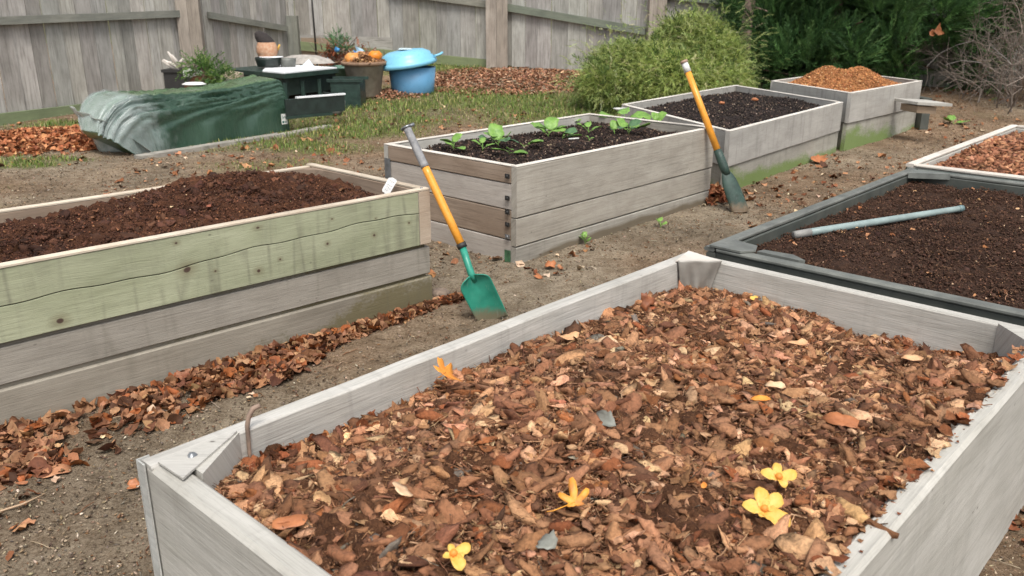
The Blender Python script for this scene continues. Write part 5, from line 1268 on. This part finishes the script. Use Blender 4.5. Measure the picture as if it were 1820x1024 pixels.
def foliage(name, lobes, n, temps, s0, s1, table, parent, up=.5, jit=.5, shell=.35, zmin=None, clump=0, jc=.12, mat=None):
    if clump:
        cp, cd = cloud(lobes, clump, shell, zmin); m = len(cp); k = RNG.integers(0, m, n)
        cr = RNG.uniform(.08, .22, m)
        D = cd[k] + RNG.normal(0, jit, (n, 3)); P = cp[k] + D * cr[k][:, None] + RNG.normal(0, .05, (n, 3))
        tone = (1 + RNG.normal(0, .16, m))[k]
    else:
        P, D0 = cloud(lobes, n, shell, zmin); D = D0 + RNG.normal(0, jit, P.shape); tone = 1 + fbm(P[:, 0] * 1.5 + P[:, 2], P[:, 2] * 1.7 + P[:, 1], 1.5, 2, 5) * .3
    D[:, 2] += up; nn = len(P)
    V, T, C = scatter(temps, P, basis(D, RNG.normal(0, .6, nn)), RNG.uniform(s0, s1, nn), pal(nn, table, jc) * tone[:, None])
    return raw(name, V, T, C, mat or M['vcgreen'], parent)
def stems(base, lobes, n, parent, name='stem', r0=.03, mat=None, col=(.12, .085, .06)):
    mb = MB()
    for i in range(n):
        L = lobes[i % len(lobes)]; d = RNG.normal(0, 1, 3); d /= np.linalg.norm(d); d[2] = abs(d[2])
        e = np.array(L[:3]) + d * np.array(L[3:6]) * .6; b = np.array(base) + RNG.normal(0, .06, 3) * [1, 1, 0]
        mid = b * .5 + e * .5 + RNG.normal(0, .08, 3) + [0, 0, .1]; mb.tube([b - [0, 0, .05], b * .7 + mid * .3, mid, e], [r0, r0 * .8, r0 * .55, r0 * .2], 6, col=col)
    return mb.build(name, mat or M['twig'], parent)

def gat(u, v, y):     # ground below the sight line at forward distance y
    p = pd(u, v, y); return np.array([p[0], p[1], float(gz(p[0], p[1]))])

c = gat(360, 150, 11.6); r = empty('leafy_cuttings', c, 'tangle of green leafy cuttings piled behind the wrapped bundle', 'plant')
lob = [(*pd(372, 128, 11.7), .24, .2, .16), (*pd(350, 118, 11.8), .18, .2, .12), (*pd(395, 142, 11.6), .16, .18, .12)]
foliage('foliage', lob, 420, SPR_L, .08, .2, [(4, (92, 126, 62)), (3, (70, 100, 52)), (1, (130, 150, 84))], r, .2, .6, .9)
tag(stems(c, lob, 18, r, 'twigs', .012), kind='stuff')
# dead brown bits below the cuttings
c = pd(290, 130, 12.6); hz_ = pd(290, 124, 12.6)[2] - z0(c); r = empty('black_crate', (c[0], c[1], z0(c)), 'black crate standing behind the wrapped bundle by the fence', 'crate')
w3 = np.array([1., 0, 0]); mb = MB(); zb = z0(c); c0 = np.array([c[0], c[1], zb])
mb.box(c0, w3 * .5, np.array([0, .5, 0]), UP * (hz_ - .04)); mb.build('body', M['black_iron'], r)
mb = MB(); mb.box(c0 + UP * (hz_ - .038) - [.02, .02, 0], w3 * .54, np.array([0, .54, 0]), UP * .04); mb.build('lid', M['black_iron'], r)
c = pd(312, 104, 12.5); r = empty('pale_driftwood', (c[0], c[1], c[2]), 'bleached white branching sticks on the black crate', 'branch')
mb = MB(); rr = random.Random(3); base = pd(318, 122, 12.7)
for k, (u, v) in enumerate(((290, 106), (298, 92), (300, 110), (326, 104), (306, 98), (288, 108))):
    e = pd(u, v, 12.6); mb.tube([base - [0, 0, .02], (base + e) / 2 + [0, 0, .05 * rr.uniform(-.5, 1)], e], [.03, .03, .012], 6)
mb.build('branches', plain('bleached_wood', (214, 206, 196), .8, .15), r)
for (u, v, y, s, lb) in ((342, 128, 12.0, .13, 'flat pale slab of foam on top of the cuttings pile'), (408, 130, 12.1, .1, 'brown offcut block at the end of the cuttings pile'), (345, 150, 10.75, .15, 'pale oval plastic lid on the green bundle')):
    p = pd(u, v, y); mb = MB()
    if 'lid' in lb: mb.lathe(p, [(0, .03), (s * .7, .024), (s, .004), (s * .98, -.004), (s * .7, .006), (0, .01)], 20, sy=.7)
    else: mb.box(p - [s, 0, .06], np.array([2 * s, .1, -.05]), np.array([0, .2, 0]), UP * .09, col=(1, 1, 1) if 'foam' in lb else (.75, .6, .48))
    tag(mb.build('pale_disc' if 'lid' in lb else ('foam_slab' if 'foam' in lb else 'wood_offcut'), M['white_plastic']), lb, 'disc' if 'lid' in lb else ('slab' if 'foam' in lb else 'offcut'))
p = gat(362, 150, 11.7); mb = MB(); mb.lathe(p, [(.0, .56), (.12, .54), (.25, .42), (.38, .2), (.45, .0)], 20, sy=.7, wob=.12); tag(mb.build('compost_heap', M['soil_brown']), 'dark heap of garden waste under the leafy cuttings', 'compost heap')

# ------------------------------------------------------------------ potting table
M['bench_dark'] = plain('bench_dark', (40, 52, 48), .45, .3, 10, .15)
M['bench_green'] = plain('bench_green', (46, 66, 59), .4, .3, 10, .15)
M['bench_white'] = plain('bench_white', (235, 237, 238), .4, .06, 8, .05)
def table():
    zt = pd(600, 125, 12.6)[2]; A = pz(398, 122, zt + .0); B = pz(505, 132, zt); Cc = pz(602, 122, zt); D = B * 0 + (A + Cc - B)
    r = empty('potting_table', gat(510, 200, 12.4), 'dark green plastic potting table with a white top', 'table')
    quad = [A[:2], B[:2], Cc[:2], D[:2]]; cen = (A + Cc)[:2] / 2; ins = lambda q, k: q + (cen - q) * k
    mb = MB(); mb.prism([ins(q, 0) for q in quad], zt - .06, zt); mb.build('tabletop', M['bench_green'], r)
    mb = MB(); W = [ins(q, .03) for q in quad]; mb.prism([W[0] * .35 + W[1] * .65, W[1], W[2], W[3] * .8 + W[0] * .2], zt + .002, zt + .02); tag(mb.build('top_sheet', M['bench_white'], r), 'white sheet covering the right of the top')
    zg = .14
    E = [ins(q, .10) for q in quad]
    def panel(p, q, z0_, z1_, t, mat, nm, lb=None):
        d = (q - p); n = np.array([d[1], -d[0]]); n /= np.linalg.norm(n); n = n if n @ (-cen) < 0 else -n
        mb = MB(); mb.box(np.append(p, z0_), np.append(d, 0), np.append(n * t, 0), UP * (z1_ - z0_)); o = mb.build(nm, M[mat], r)
    panel(E[1], E[2], zg + .20, zt - .06, .05, 'bench_dark', 'back_panel'); panel(E[0], E[1], zg + .1, zt - .06, .05, 'bench_dark', 'side_panel')
    panel(ins(quad[3], .1), ins(quad[2], .1), zg, zt - .06, .04, 'bench_dark', 'side_panel')
    # upright ribs standing proud of the dark panel
    for f in (0., .33, .66, .97):
        p = E[1] * (1 - f) + E[2] * f; p = p + (p - cen) * .03; mb = MB(); mb.box(np.append(p - [.02, .02], zg - .05), UP * (zt - .07 - zg), np.array([.05, 0, 0]), np.array([0, .04, 0])); mb.build('leg', M['bench_green'], r)
    # low shelf tray reaching right
    s0, s1 = pz(535, 172, zg + .32), pz(612, 166, zg + .32)
    dr = (s1 - s0); dr[2] = 0; bkk = np.array([-dr[1], dr[0], 0]); bkk /= np.linalg.norm(bkk); bkk = bkk if bkk[1] > 0 else -bkk
    mb = MB(); q = np.array([s0[0], s0[1], zg + .10]); mb.box(q - dr * .35, dr * 1.35, bkk * .03, UP * .20); mb.box(q + dr - bkk * 0 + bkk * .032, bkk * .5, -dr * .04, UP * .20); mb.build('shelf_tray', M['bench_dark'], r)
    mb = MB(); mb.box(q - dr * .1 + UP * .202 - bkk * .012, dr * 1.12, bkk * .05, UP * .02); tag(mb.build('shelf_edge', M['bench_white'], r), 'pale rim along the low shelf')
    mb = MB(); mb.box(q - dr * .35 - UP * .04, dr * 1.05, bkk * .03, UP * .036); mb.build('skid', M['bench_green'], r)
    f0 = gp(592, 205); mb = MB(); mb.tube([f0 + [-.12, .1, .22], f0 + [-.06, .05, .10], f0 + [0, 0, .06], f0 + [.08, 0, .06], f0 + [.12, 0, .12], f0 + [.13, 0, .2]], [.07, .08, .08, .07, .06, .05], 12); mb.build('foot', M['tray_top'], r)
    # open drawer box at the left
    z = zt - .22; a0, a1 = pz(425, 142, z), pz(500, 150, z); mb = MB(); dv = a1 - a0; dv[2] = 0; mb.box(a0, dv, np.array([0, .03, 0]), UP * .02); mb.box(a0 - UP * .08, dv, np.array([0, .03, 0]), UP * .02); mb.build('drawer_rail', M['tray_top'], r)
    return zt
zt = table()
p = pz(478, 118, zt + .03) + [0, 0, .0]; r = empty('grow_pot', p, 'squat dark green pot on the potting table', 'pot')
mb = MB(); mb.lathe(p, [(.0, .0), (.16, .0), (.19, .10), (.19, .13), (.17, .13), (.16, .05), (0, .05)], 24); mb.build('body', M['bench_dark'], r)
mb = MB(); mb.lathe(p + [.05, -.02, .132], [(0, .012), (.17, .01), (.18, .0), (0, 0)], 24, sy=.7); mb.build('saucer', M['bench_white'], r)
p2 = p + [-.02, .02, .142]; r = empty('seed_sack', p2, 'small tan cloth sack with a black folded top, standing on the dark pot', 'sack')
mb = MB(); mb.lathe(p2, [(.0, .0), (.13, .0), (.155, .06), (.15, .14), (.125, .20)], 20, wob=.06, sy=.8); mb.build('body', plain('sack_cloth', (190, 158, 132), .9, .2, 30, .4, c2=(176, 124, 90)), r)
mb = MB(); mb.lathe(p2 + [0, 0, .2], [(.128, .0), (.12, .06), (.09, .12), (.04, .15), (0, .16)], 20, wob=.08, sy=.8); mb.v = [(v[0] - (v[2] - p2[2] - .2) * .6, v[1], v[2]) for v in mb.v]; mb.build('folded_top', plain('black_cloth', (48, 42, 40), .9, .2, 30, .4), r)
p3 = pz(488, 112, zt + .05); r = empty('plant_marker', p3, 'yellow tipped stick standing on the potting table', 'marker')
mb = MB(); e = p3 + [.07, .02, .22]; mb.tube([p3 - [0, 0, .03], e], .008, 6, col=(.6, .5, .4)); mb.build('stick', M['ply'], r)
mb = MB(); mb.tube([e - [.01, 0, .03], e + [.025, 0, .05]], [.018, .014], 8); mb.build('tip', ML['yellow'], r)
p = pz(512, 115, zt + .05); mb = MB(); mb.lathe(p + [0, 0, -.04], [(0, 0), (.10, 0), (.12, .1), (.125, .13), (.1, .13), (.09, .02), (0, .02)], 20); tag(mb.build('metal_bowl', M['tray_top']), 'small grey bowl behind the sack on the potting table', 'bowl')
p = pz(546, 118, zt + .02); mb = MB()
mb.prism([(p[0] - .1, p[1]), (p[0] + .1, p[1]), (p[0] + .08, p[1] + .1), (p[0] - .08, p[1] + .1)], zt + .022, zt + .03); top = (p[0] + .02, p[1] + .05, zt + .12)
q = [mb.addv(t) for t in ((p[0] - .08, p[1], zt + .03), (p[0] + .09, p[1], zt + .03), (p[0] + .07, p[1] + .1, zt + .03), (p[0] - .07, p[1] + .1, zt + .03), top)]
for a_, b2 in ((0, 1), (1, 2), (2, 3), (3, 0)): mb.face([q[a_], q[b2], q[4]])
tag(mb.build('folded_paper', plain('paper_blue', (200, 214, 222), .6, .1)), 'peaked pale blue paper standing on the white table top', 'paper')
p = pz(520, 113, zt + .02); mb = MB(); mb.lathe((p[0] + .1, p[1] + .35, zt + .004), [(.0, .13), (.2, .12), (.4, .06), (.48, .0)], 24, sy=.5, wob=.05); tag(mb.build('grey_sheet', plain('dusty_sheet', (170, 164, 156), .8, .2)), 'dusty beige cover lying behind the white table top', 'cover')

# ------------------------------------------------------------------ pots, tub, heap of prunings
p = gp(650, 172); w = .32; r = empty('flower_pot', p, 'weathered clay flower pot holding straw and orange gourds', 'flower pot')
H = .53
mb = MB(); mb.lathe(p, [(0, 0), (w * .66, 0), (w * .72, .03), (w * .94, H - .06), (w * .97, H - .055)], 36); mb.build('body', plain('clay_grey', (150, 142, 128), .9, .25, 8, .3, c2=(124, 114, 100)), r)
mb = MB(); mb.lathe(p, [(w * .97, H - .06), (w * 1.06, H - .05), (w * 1.08, H), (w * .95, H), (w * .9, H - .08), (0, H - .08)], 36); mb.build('rim', plain('clay_brown', (152, 122, 98), .85, .2, 8, .3), r)
hp = p + [0, 0, H]
n = 700; a = RNG.uniform(0, 6.3, n); q = RNG.random(n) ** .5 * w * .95
V, T, C = scatter(STICK + FLAKE, np.c_[hp[0] + q * np.cos(a), hp[1] + q * np.sin(a), hp[2] - .04 + .15 * (1 - (q / w) ** 2) * RNG.random(n) ** .3], rotm(RNG.uniform(0, 6.3, n), RNG.normal(0, .5, n), RNG.normal(0, .5, n)), RNG.uniform(.05, .15, n), pal(n, [(3, (160, 122, 88)), (3, (190, 148, 106)), (2, (120, 84, 60))]))
tag(raw('straw', V, T, C, M['vc']), 'brown straw heaped in the clay flower pot', 'straw', kind='stuff')
for (dx, dy, dz, s, lb) in ((-.15, -.08, .03, .13, 'faded orange gourd at the left of the clay pot'), (.18, -.02, .07, .11, 'bright orange gourd at the right of the clay pot')):
    c = hp + [dx, dy, dz]; r = empty('gourd', c, lb, 'gourd', 'orange gourds in the clay pot')
    mb = MB(); mb.lathe(c, [(0, -s * .75), (s * .6, -s * .65), (s, -.1 * s), (s * .95, s * .35), (s * .55, s * .75), (0, s * .7)], 24, wob=.04); mb.build('fruit', plain('gourd_orange' + lb[:1], (232, 140, 40) if s < .12 else (222, 150, 76), .5, .2, 12), r)
    mb = MB(); mb.tube([c + [0, 0, s * .65], c + [.01, 0, s * .95]], .014, 6); mb.build('stalk', M['ply'], r)
def tub():
    p = gp(734, 165); sc = 13.6 / 1512; w = 41 * sc; H = .40
    r = empty('plastic_tub', p, 'round light blue plastic tub with a domed lid set askew', 'tub')
    mb = MB(); mb.lathe(p, [(0, 0), (w * .86, 0), (w * .90, .02), (w * 1.0, H), (w * .97, H), (w * .8, .03), (0, .03)], 48)
    mb.build('body', plain('tub_blue', (104, 160, 200), .35, .06, 6, .03), r)
    m = plain('lid_blue', (122, 188, 216), .35, .06, 6, .03)
    mb = MB(); W = w * 1.24
    prof = [(W * 1.0, -.03), (W * 1.04, .0), (W * 1.0, .035), (W * .93, .05), (W * .92, .085), (W * .86, .095), (W * .84, .14), (W * .62, .19), (W * .35, .205), (0, .21)]
    mb.lathe((0, 0, 0), prof, 48); R = rotm(np.array([0.]), np.array([.05]), np.array([-.13]))[0]
    c = p + [-.07, -.03, H + .05]; mb.v = [tuple(np.array(v) @ R.T + c) for v in mb.v]; lid = mb.build('lid', m, r)
    mb = MB(); mb.tube([c + [W * .95, -.1, .12], c + [W * 1.12, -.02, .14], c + [W * 1.22, .0, .17]], [.03, .028, .024], 10, flat=.6); mb.build('lid_handle', m, lid)
    mb = MB(); mb.lathe(c + [-.02, 0, .215], [(0, .02), (.09, .015), (.12, 0)], 16); mb.build('lid_knob', plain('lid_knob', (186, 206, 212), .5), lid)
tub()
p = gat(603, 160, 13.3); r = empty('green_crate', p, 'dark green plastic crate on the ground beside the clay pot', 'crate')
mb = MB(); o_ = gp(590, 192); ww = .42
for q in (0, 1):
    mb.box(o_ + [0, q * .42, 0], np.array([ww, 0, 0]), np.array([0, .03, 0]), UP * .36); mb.box(o_ + [q * (ww - .03), .031, 0], np.array([.03, 0, 0]), np.array([0, .388, 0]), UP * .36)
mb.box(o_ + [.031, .031, .02], np.array([ww - .062, 0, 0]), np.array([0, .388, 0]), UP * .03); mb.build('body', M['bench_green'], r)
mb = MB(); mb.box(o_ + [-.05, -.02, .362], np.array([ww + .1, 0, 0]), np.array([0, .05, 0]), UP * .04); mb.build('rim', M['bench_green'], r); mb = MB(); mb.box(o_ + [-.05, .43, .362], np.array([ww + .1, 0, 0]), np.array([0, .05, 0]), UP * .04); mb.build('rim', M['bench_green'], r)
p = gp(606, 170) + [0, .5, 0]; r = empty('green_bucket', p, 'translucent green bucket behind the clay pot, under the prunings', 'bucket')
mb = MB(); mb.lathe(p, [(0, 0), (.22, 0), (.27, .38), (.29, .38), (.29, .41), (.26, .41), (.21, .03), (0, .03)], 28); mb.build('body', plain('bucket_green', (92, 124, 108), .4, .2, 8), r)
# heap of prunings with blue scraps
c = gat(612, 120, 14.6); r = empty('prunings_heap', c, 'heap of dry twigs and rusty leaves with scraps of blue plastic', 'garden waste')
lob = [(*pd(615, 102, 14.5), .42, .25, .24), (*pd(590, 98, 14.6), .22, .2, .2), (*pd(650, 112, 14.5), .28, .22, .2), (*pd(612, 135, 14.6), .45, .25, .36)]
foliage('rusty_leaves', lob, 800, SPR_L, .08, .18, [(4, (150, 84, 56)), (3, (120, 70, 50)), (2, (160, 130, 105))], r, .1, .8, .9, mat=M['vcleaf'])
mb = MB()
for k in range(130):
    L = lob[k % 4]; s = np.array(L[:3]) + RNG.normal(0, .5, 3) * np.array(L[3:6]); d = RNG.normal(0, 1, 3); d /= np.linalg.norm(d); mb.tube([s, s + d * .12 + RNG.normal(0, .02, 3), s + d * .25], [.008, .006, .003], 4, col=tuple(np.array([.2, .16, .13]) * random.uniform(.5, 1.5)))
tag(mb.build('twigs', M['twig'], r), kind='stuff')
lob = [(*pd(601, 76, 14.4), .14, .1, .15), (*pd(615, 90, 14.4), .08, .06, .12)]
foliage('green_shoots', lob, 120, SPR_L, .08, .16, [(3, (98, 138, 92)), (2, (76, 112, 74))], r, 1.0, .4, .9)
for (u, v, s, c) in ((600, 90, .09, (96, 170, 226)), (632, 98, .1, (84, 156, 220)), (582, 108, .08, (150, 175, 190)), (612, 115, .1, (160, 185, 195)), (640, 92, .12, (150, 178, 196)), (622, 120, .07, (180, 200, 208))):
    pp = pd(u, v, 14.2); V, T = t_fan(r_rag, 10, int(u), .5, .1); V = V @ rotm(np.array([u * 1.]), np.array([1.1]), np.array([.3]))[0].T * s * 1.5 + pp
    raw('plastic_scrap', V, T, np.ones_like(V), plain('scrap_blue%d' % u, c, .4, .1), r)

# ------------------------------------------------------------------ shrubs and trees
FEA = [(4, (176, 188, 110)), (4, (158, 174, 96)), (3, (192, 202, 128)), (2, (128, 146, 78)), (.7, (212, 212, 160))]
yb = 12.6; sc = yb / 1512
def lobe(u, v, y, ru, rv, ry): p = pd(u, v, y); return (*p, ru * y / 1500, ry, rv * y / 1500)
c = gat(1200, 150, 12.8); r = empty('feathery_shrub', c, 'wide light green feathery shrub behind the seedling bed', 'shrub')
lob = [lobe(1110, 122, 12.6, 58, 44, .55), lobe(1065, 148, 12.3, 34, 28, .35), lobe(1160, 118, 12.5, 46, 40, .5), lobe(1228, 72, 12.9, 58, 42, .55), lobe(1195, 140, 12.2, 90, 45, .6), lobe(1282, 128, 12.6, 38, 52, .6), lobe(1090, 158, 12.2, 50, 28, .4), lobe(1260, 100, 12.6, 52, 45, .5), lobe(1255, 155, 12.1, 80, 38, .5)]
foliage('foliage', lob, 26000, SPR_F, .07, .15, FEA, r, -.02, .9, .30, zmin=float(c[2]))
foliage('loose_sprays', [(l[0], l[1], l[2], l[3] * 1.02, l[4] * 1.02, l[5] * 1.02) for l in lob], 2200, SPR_F, .08, .15, [(3, (168, 182, 116)), (2, (142, 160, 92)), (.6, (200, 196, 150))], r, -.1, .8, .12, zmin=float(c[2]), clump=300)
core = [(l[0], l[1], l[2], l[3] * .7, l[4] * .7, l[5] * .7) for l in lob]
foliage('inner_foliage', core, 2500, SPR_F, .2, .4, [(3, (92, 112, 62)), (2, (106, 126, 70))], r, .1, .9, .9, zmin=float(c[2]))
stems(c, lob, 30, r, 'stems', .025)
# bare trunk in front of the conifers
p = gat(1322, 120, 13.2); r = empty('bare_tree', p, 'slim bare brown tree trunk rising out of the light green shrub', 'tree')
mb = MB(); q = [p - [0, 0, .1], pd(1320, 120, 13.2), pd(1322, 90, 13.2), pd(1328, 40, 13.2), pd(1334, 0, 13.2), pd(1338, -60, 13.2), pd(1345, -150, 13.2)]; q[0][:2] = q[1][:2]
mb.tube(q, [.12, .10, .095, .08, .075, .07, .05], 12, col=(1, 1, 1)); mb.build('trunk', M['bark_trunk'], r)
mb = MB(); mb.tube([pd(1336, 12, 13.2), pd(1352, 16, 13.1), pd(1364, 20, 13.0)], [.02, .014, .006], 6); mb.tube([pd(1340, -80, 13.2), pd(1300, -160, 13.), pd(1280, -260, 13)], [.04, .03, .012], 6); mb.tube([pd(1343, -130, 13.2), pd(1390, -220, 13.), pd(1400, -330, 13)], [.04, .03, .012], 6); mb.build('branch', M['bark_trunk'], r)
CON = [(4, (76, 110, 62)), (4, (62, 94, 52)), (3, (92, 128, 72)), (2, (48, 74, 44)), (.7, (112, 144, 86))]
def conifer(u, y, ru, ztop, label, n, seed):
    c = gat(u, 150, y); r = empty('conifer_tree', c, label, 'tree', 'dark evergreen trees behind the beds')
    R = ru * y / 1500; lobes = []; rr = random.Random(seed); z = .45
    while z < ztop:
        k = max(0, 1 - (z / ztop) ** 2.2); nr = 7
        for i in range(nr):
            a = 6.283 * (i / nr) + rr.uniform(-.4, .4); q = R * (.35 + .6 * k) * rr.uniform(.5, .8); s = R * (.30 + .14 * k) * rr.uniform(.8, 1.2)
            lobes.append((c[0] + q * math.cos(a), c[1] + q * math.sin(a), c[2] + z + rr.uniform(-.15, .15), s, s, s * .62))
        z += R * .36
    foliage('crown', lobes, n, SPR_C, .18, .34, CON, r, .55, .42, .5, zmin=float(c[2]), clump=int(n / 42))
    mb = MB(); mb.tube([c - [0, 0, .1], c + [0, 0, ztop * .4], c + [0, 0, ztop * .95]], [.14, .10, .02], 10, col=(1, 1, 1)); mb.build('trunk', M['bark_trunk'], r)
    mb = MB()
    for L in lobes[::2]: mb.tube([np.array([c[0], c[1], L[2] - .2]), np.array(L[:3])], [.03, .01], 5, col=(.1, .07, .05))
    mb.build('branches', M['twig'], r)
conifer(1470, 14.2, 170, 3.6, 'broad dark conifer right of the bare trunk, nearest the farthest bed', 15000, 1)
conifer(1665, 14.6, 150, 4.0, 'dark conifer left of the bare grey thicket', 13000, 2)
conifer(1380, 15.2, 110, 3.4, 'narrow dark conifer half hidden behind the bare trunk', 8000, 3)
for (u, v, s, lb) in ((1668, 55, .10, 'larger orange dead leaf caught in the dark conifer'), (1656, 60, .07, 'smaller orange dead leaf caught in the dark conifer')):
    one_leaf('dry_leaf', pd(u, v, 13.2), s * 2, r_rag, 12, ML['rust'], lb, tx=1.1, yaw=.3, seed=int(u), curl=.4)
def thicket():
    c = gat(1790, 190, 12.5); r = empty('bare_thicket', c, 'tangled leafless grey brown thicket at the right edge', 'shrub')
    mb = MB(); rr = np.random.default_rng(4)
    def grow(p, d, L, rad_, dep):
        pts = [p]; q = p.copy(); dd = d.copy()
        for k in range(3):
            dd = dd + rr.normal(0, .25, 3); dd /= np.linalg.norm(dd); q = q + dd * L / 3; pts.append(q.copy())
        t = rr.uniform(.6, 1.4); colr = np.array([.22, .18, .15]) * t if rr.random() > .05 else np.array([.30, .27, .25])
        mb.tube(pts, [rad_, rad_ * .85, rad_ * .7, rad_ * .5], 3 if dep < 2 else 5, col=tuple(colr), cap=False)
        if dep > 0:
            for k in range(3 if dep > 1 else 4): 
                e = dd + rr.normal(0, .75, 3); e[2] += .12; e /= np.linalg.norm(e); grow(pts[rr.integers(1, 4)], e, L * rr.uniform(.55, .85), rad_ * .55, dep - 1)
    for i in range(46):
        b = c + [rr.uniform(-.35, 1.6), rr.uniform(-.7, 1.0), 0]; b[2] = z0(b) - .03; d = np.array([rr.normal(0, .35), rr.normal(0, .3), 1.]); d /= np.linalg.norm(d); grow(b, d, rr.uniform(.7, 1.15), .012, 3)
    mb.build('branches', M['twig'], r)
    lob = [(c[0] + .6, c[1] + .2, c[2] + .5, 1.0, .8, .6), (c[0] + .9, c[1] + .6, c[2] + 1.4, 1.0, .7, .8)]
    foliage('dead_leaves', lob, 2600, SPR_L, .06, .14, [(3, (120, 104, 90)), (2, (150, 130, 112)), (2, (98, 84, 74)), (.6, (90, 108, 60))], r, .1, .9, .9, zmin=float(c[2]), mat=M['vcleaf'])
thicket()
def hedge():
    c = gat(1830, 120, 17); r = empty('far_shrub', c, 'dull grey green tall shrub behind the leafless thicket', 'shrub')
    lob = [(c[0] + dx, c[1] + dy, c[2] + dz, 1.2, .8, 1.0) for dx, dy, dz in ((-1.2, 0, .9), (.4, 0, 1.0), (1.9, .2, .9), (-.6, .3, 2.2), (1.0, .3, 2.4), (2.6, .3, 2.2), (0.2, .5, 3.3), (3.8, 0, 1.2))]
    foliage('foliage', lob, 5000, SPR_L, .15, .35, [(3, (86, 84, 70)), (3, (108, 100, 88)), (2, (74, 90, 56)), (1, (132, 124, 112))], r, .2, .8, .6)
    stems(c, lob, 30, r, 'stems', .04)
hedge()
f, h = disc(1740, 205, 2.2, .5)
V = gat(1700, 190, 12.2)
# low seat / board behind the farthest bed
def bench():
    p = gp(1648, 232); r = empty('low_bench', p, 'low pale plank on a dark block beside the farthest bed', 'bench')
    zt_ = .44; a = pz(1630, 189, zt_); b = pz(1692, 192, zt_); d = b - a; d[2] = 0
    mb = MB(); mb.box(a + UP * .015, d, np.array([-.1, .42, 0]), UP * .032); mb.build('plank', M['c_board'], r)
    mb = MB(); q = pz(1634, 234, .02); q[2] = -.02; mb.box(q, np.array([.11, .02, 0]), np.array([-.03, .25, 0]), UP * (zt_ + .012)); mb.build('support', M['tray'], r)
    mb = MB(); mb.box(np.array([a[0] + .02, a[1] + .03, zt_ - .08]), d * .55, np.array([-.06, .3, 0]), UP * .078); mb.build('cross_piece', M['ply'], r)
bench()
# twig lying on the path at lower left
a, b2 = gp(0, 928), gp(82, 884); mb = MB(); mb.tube([a + [-.1, -.02, .012], a * .5 + b2 * .5 + [0, 0, .02], b2 + [0, 0, .015]], [.004, .004, .002], 6); tag(mb.build('twig', plain('twig_pale', (176, 150, 122), .8)), 'long pale twig lying on the dirt at the lower left', 'twig')
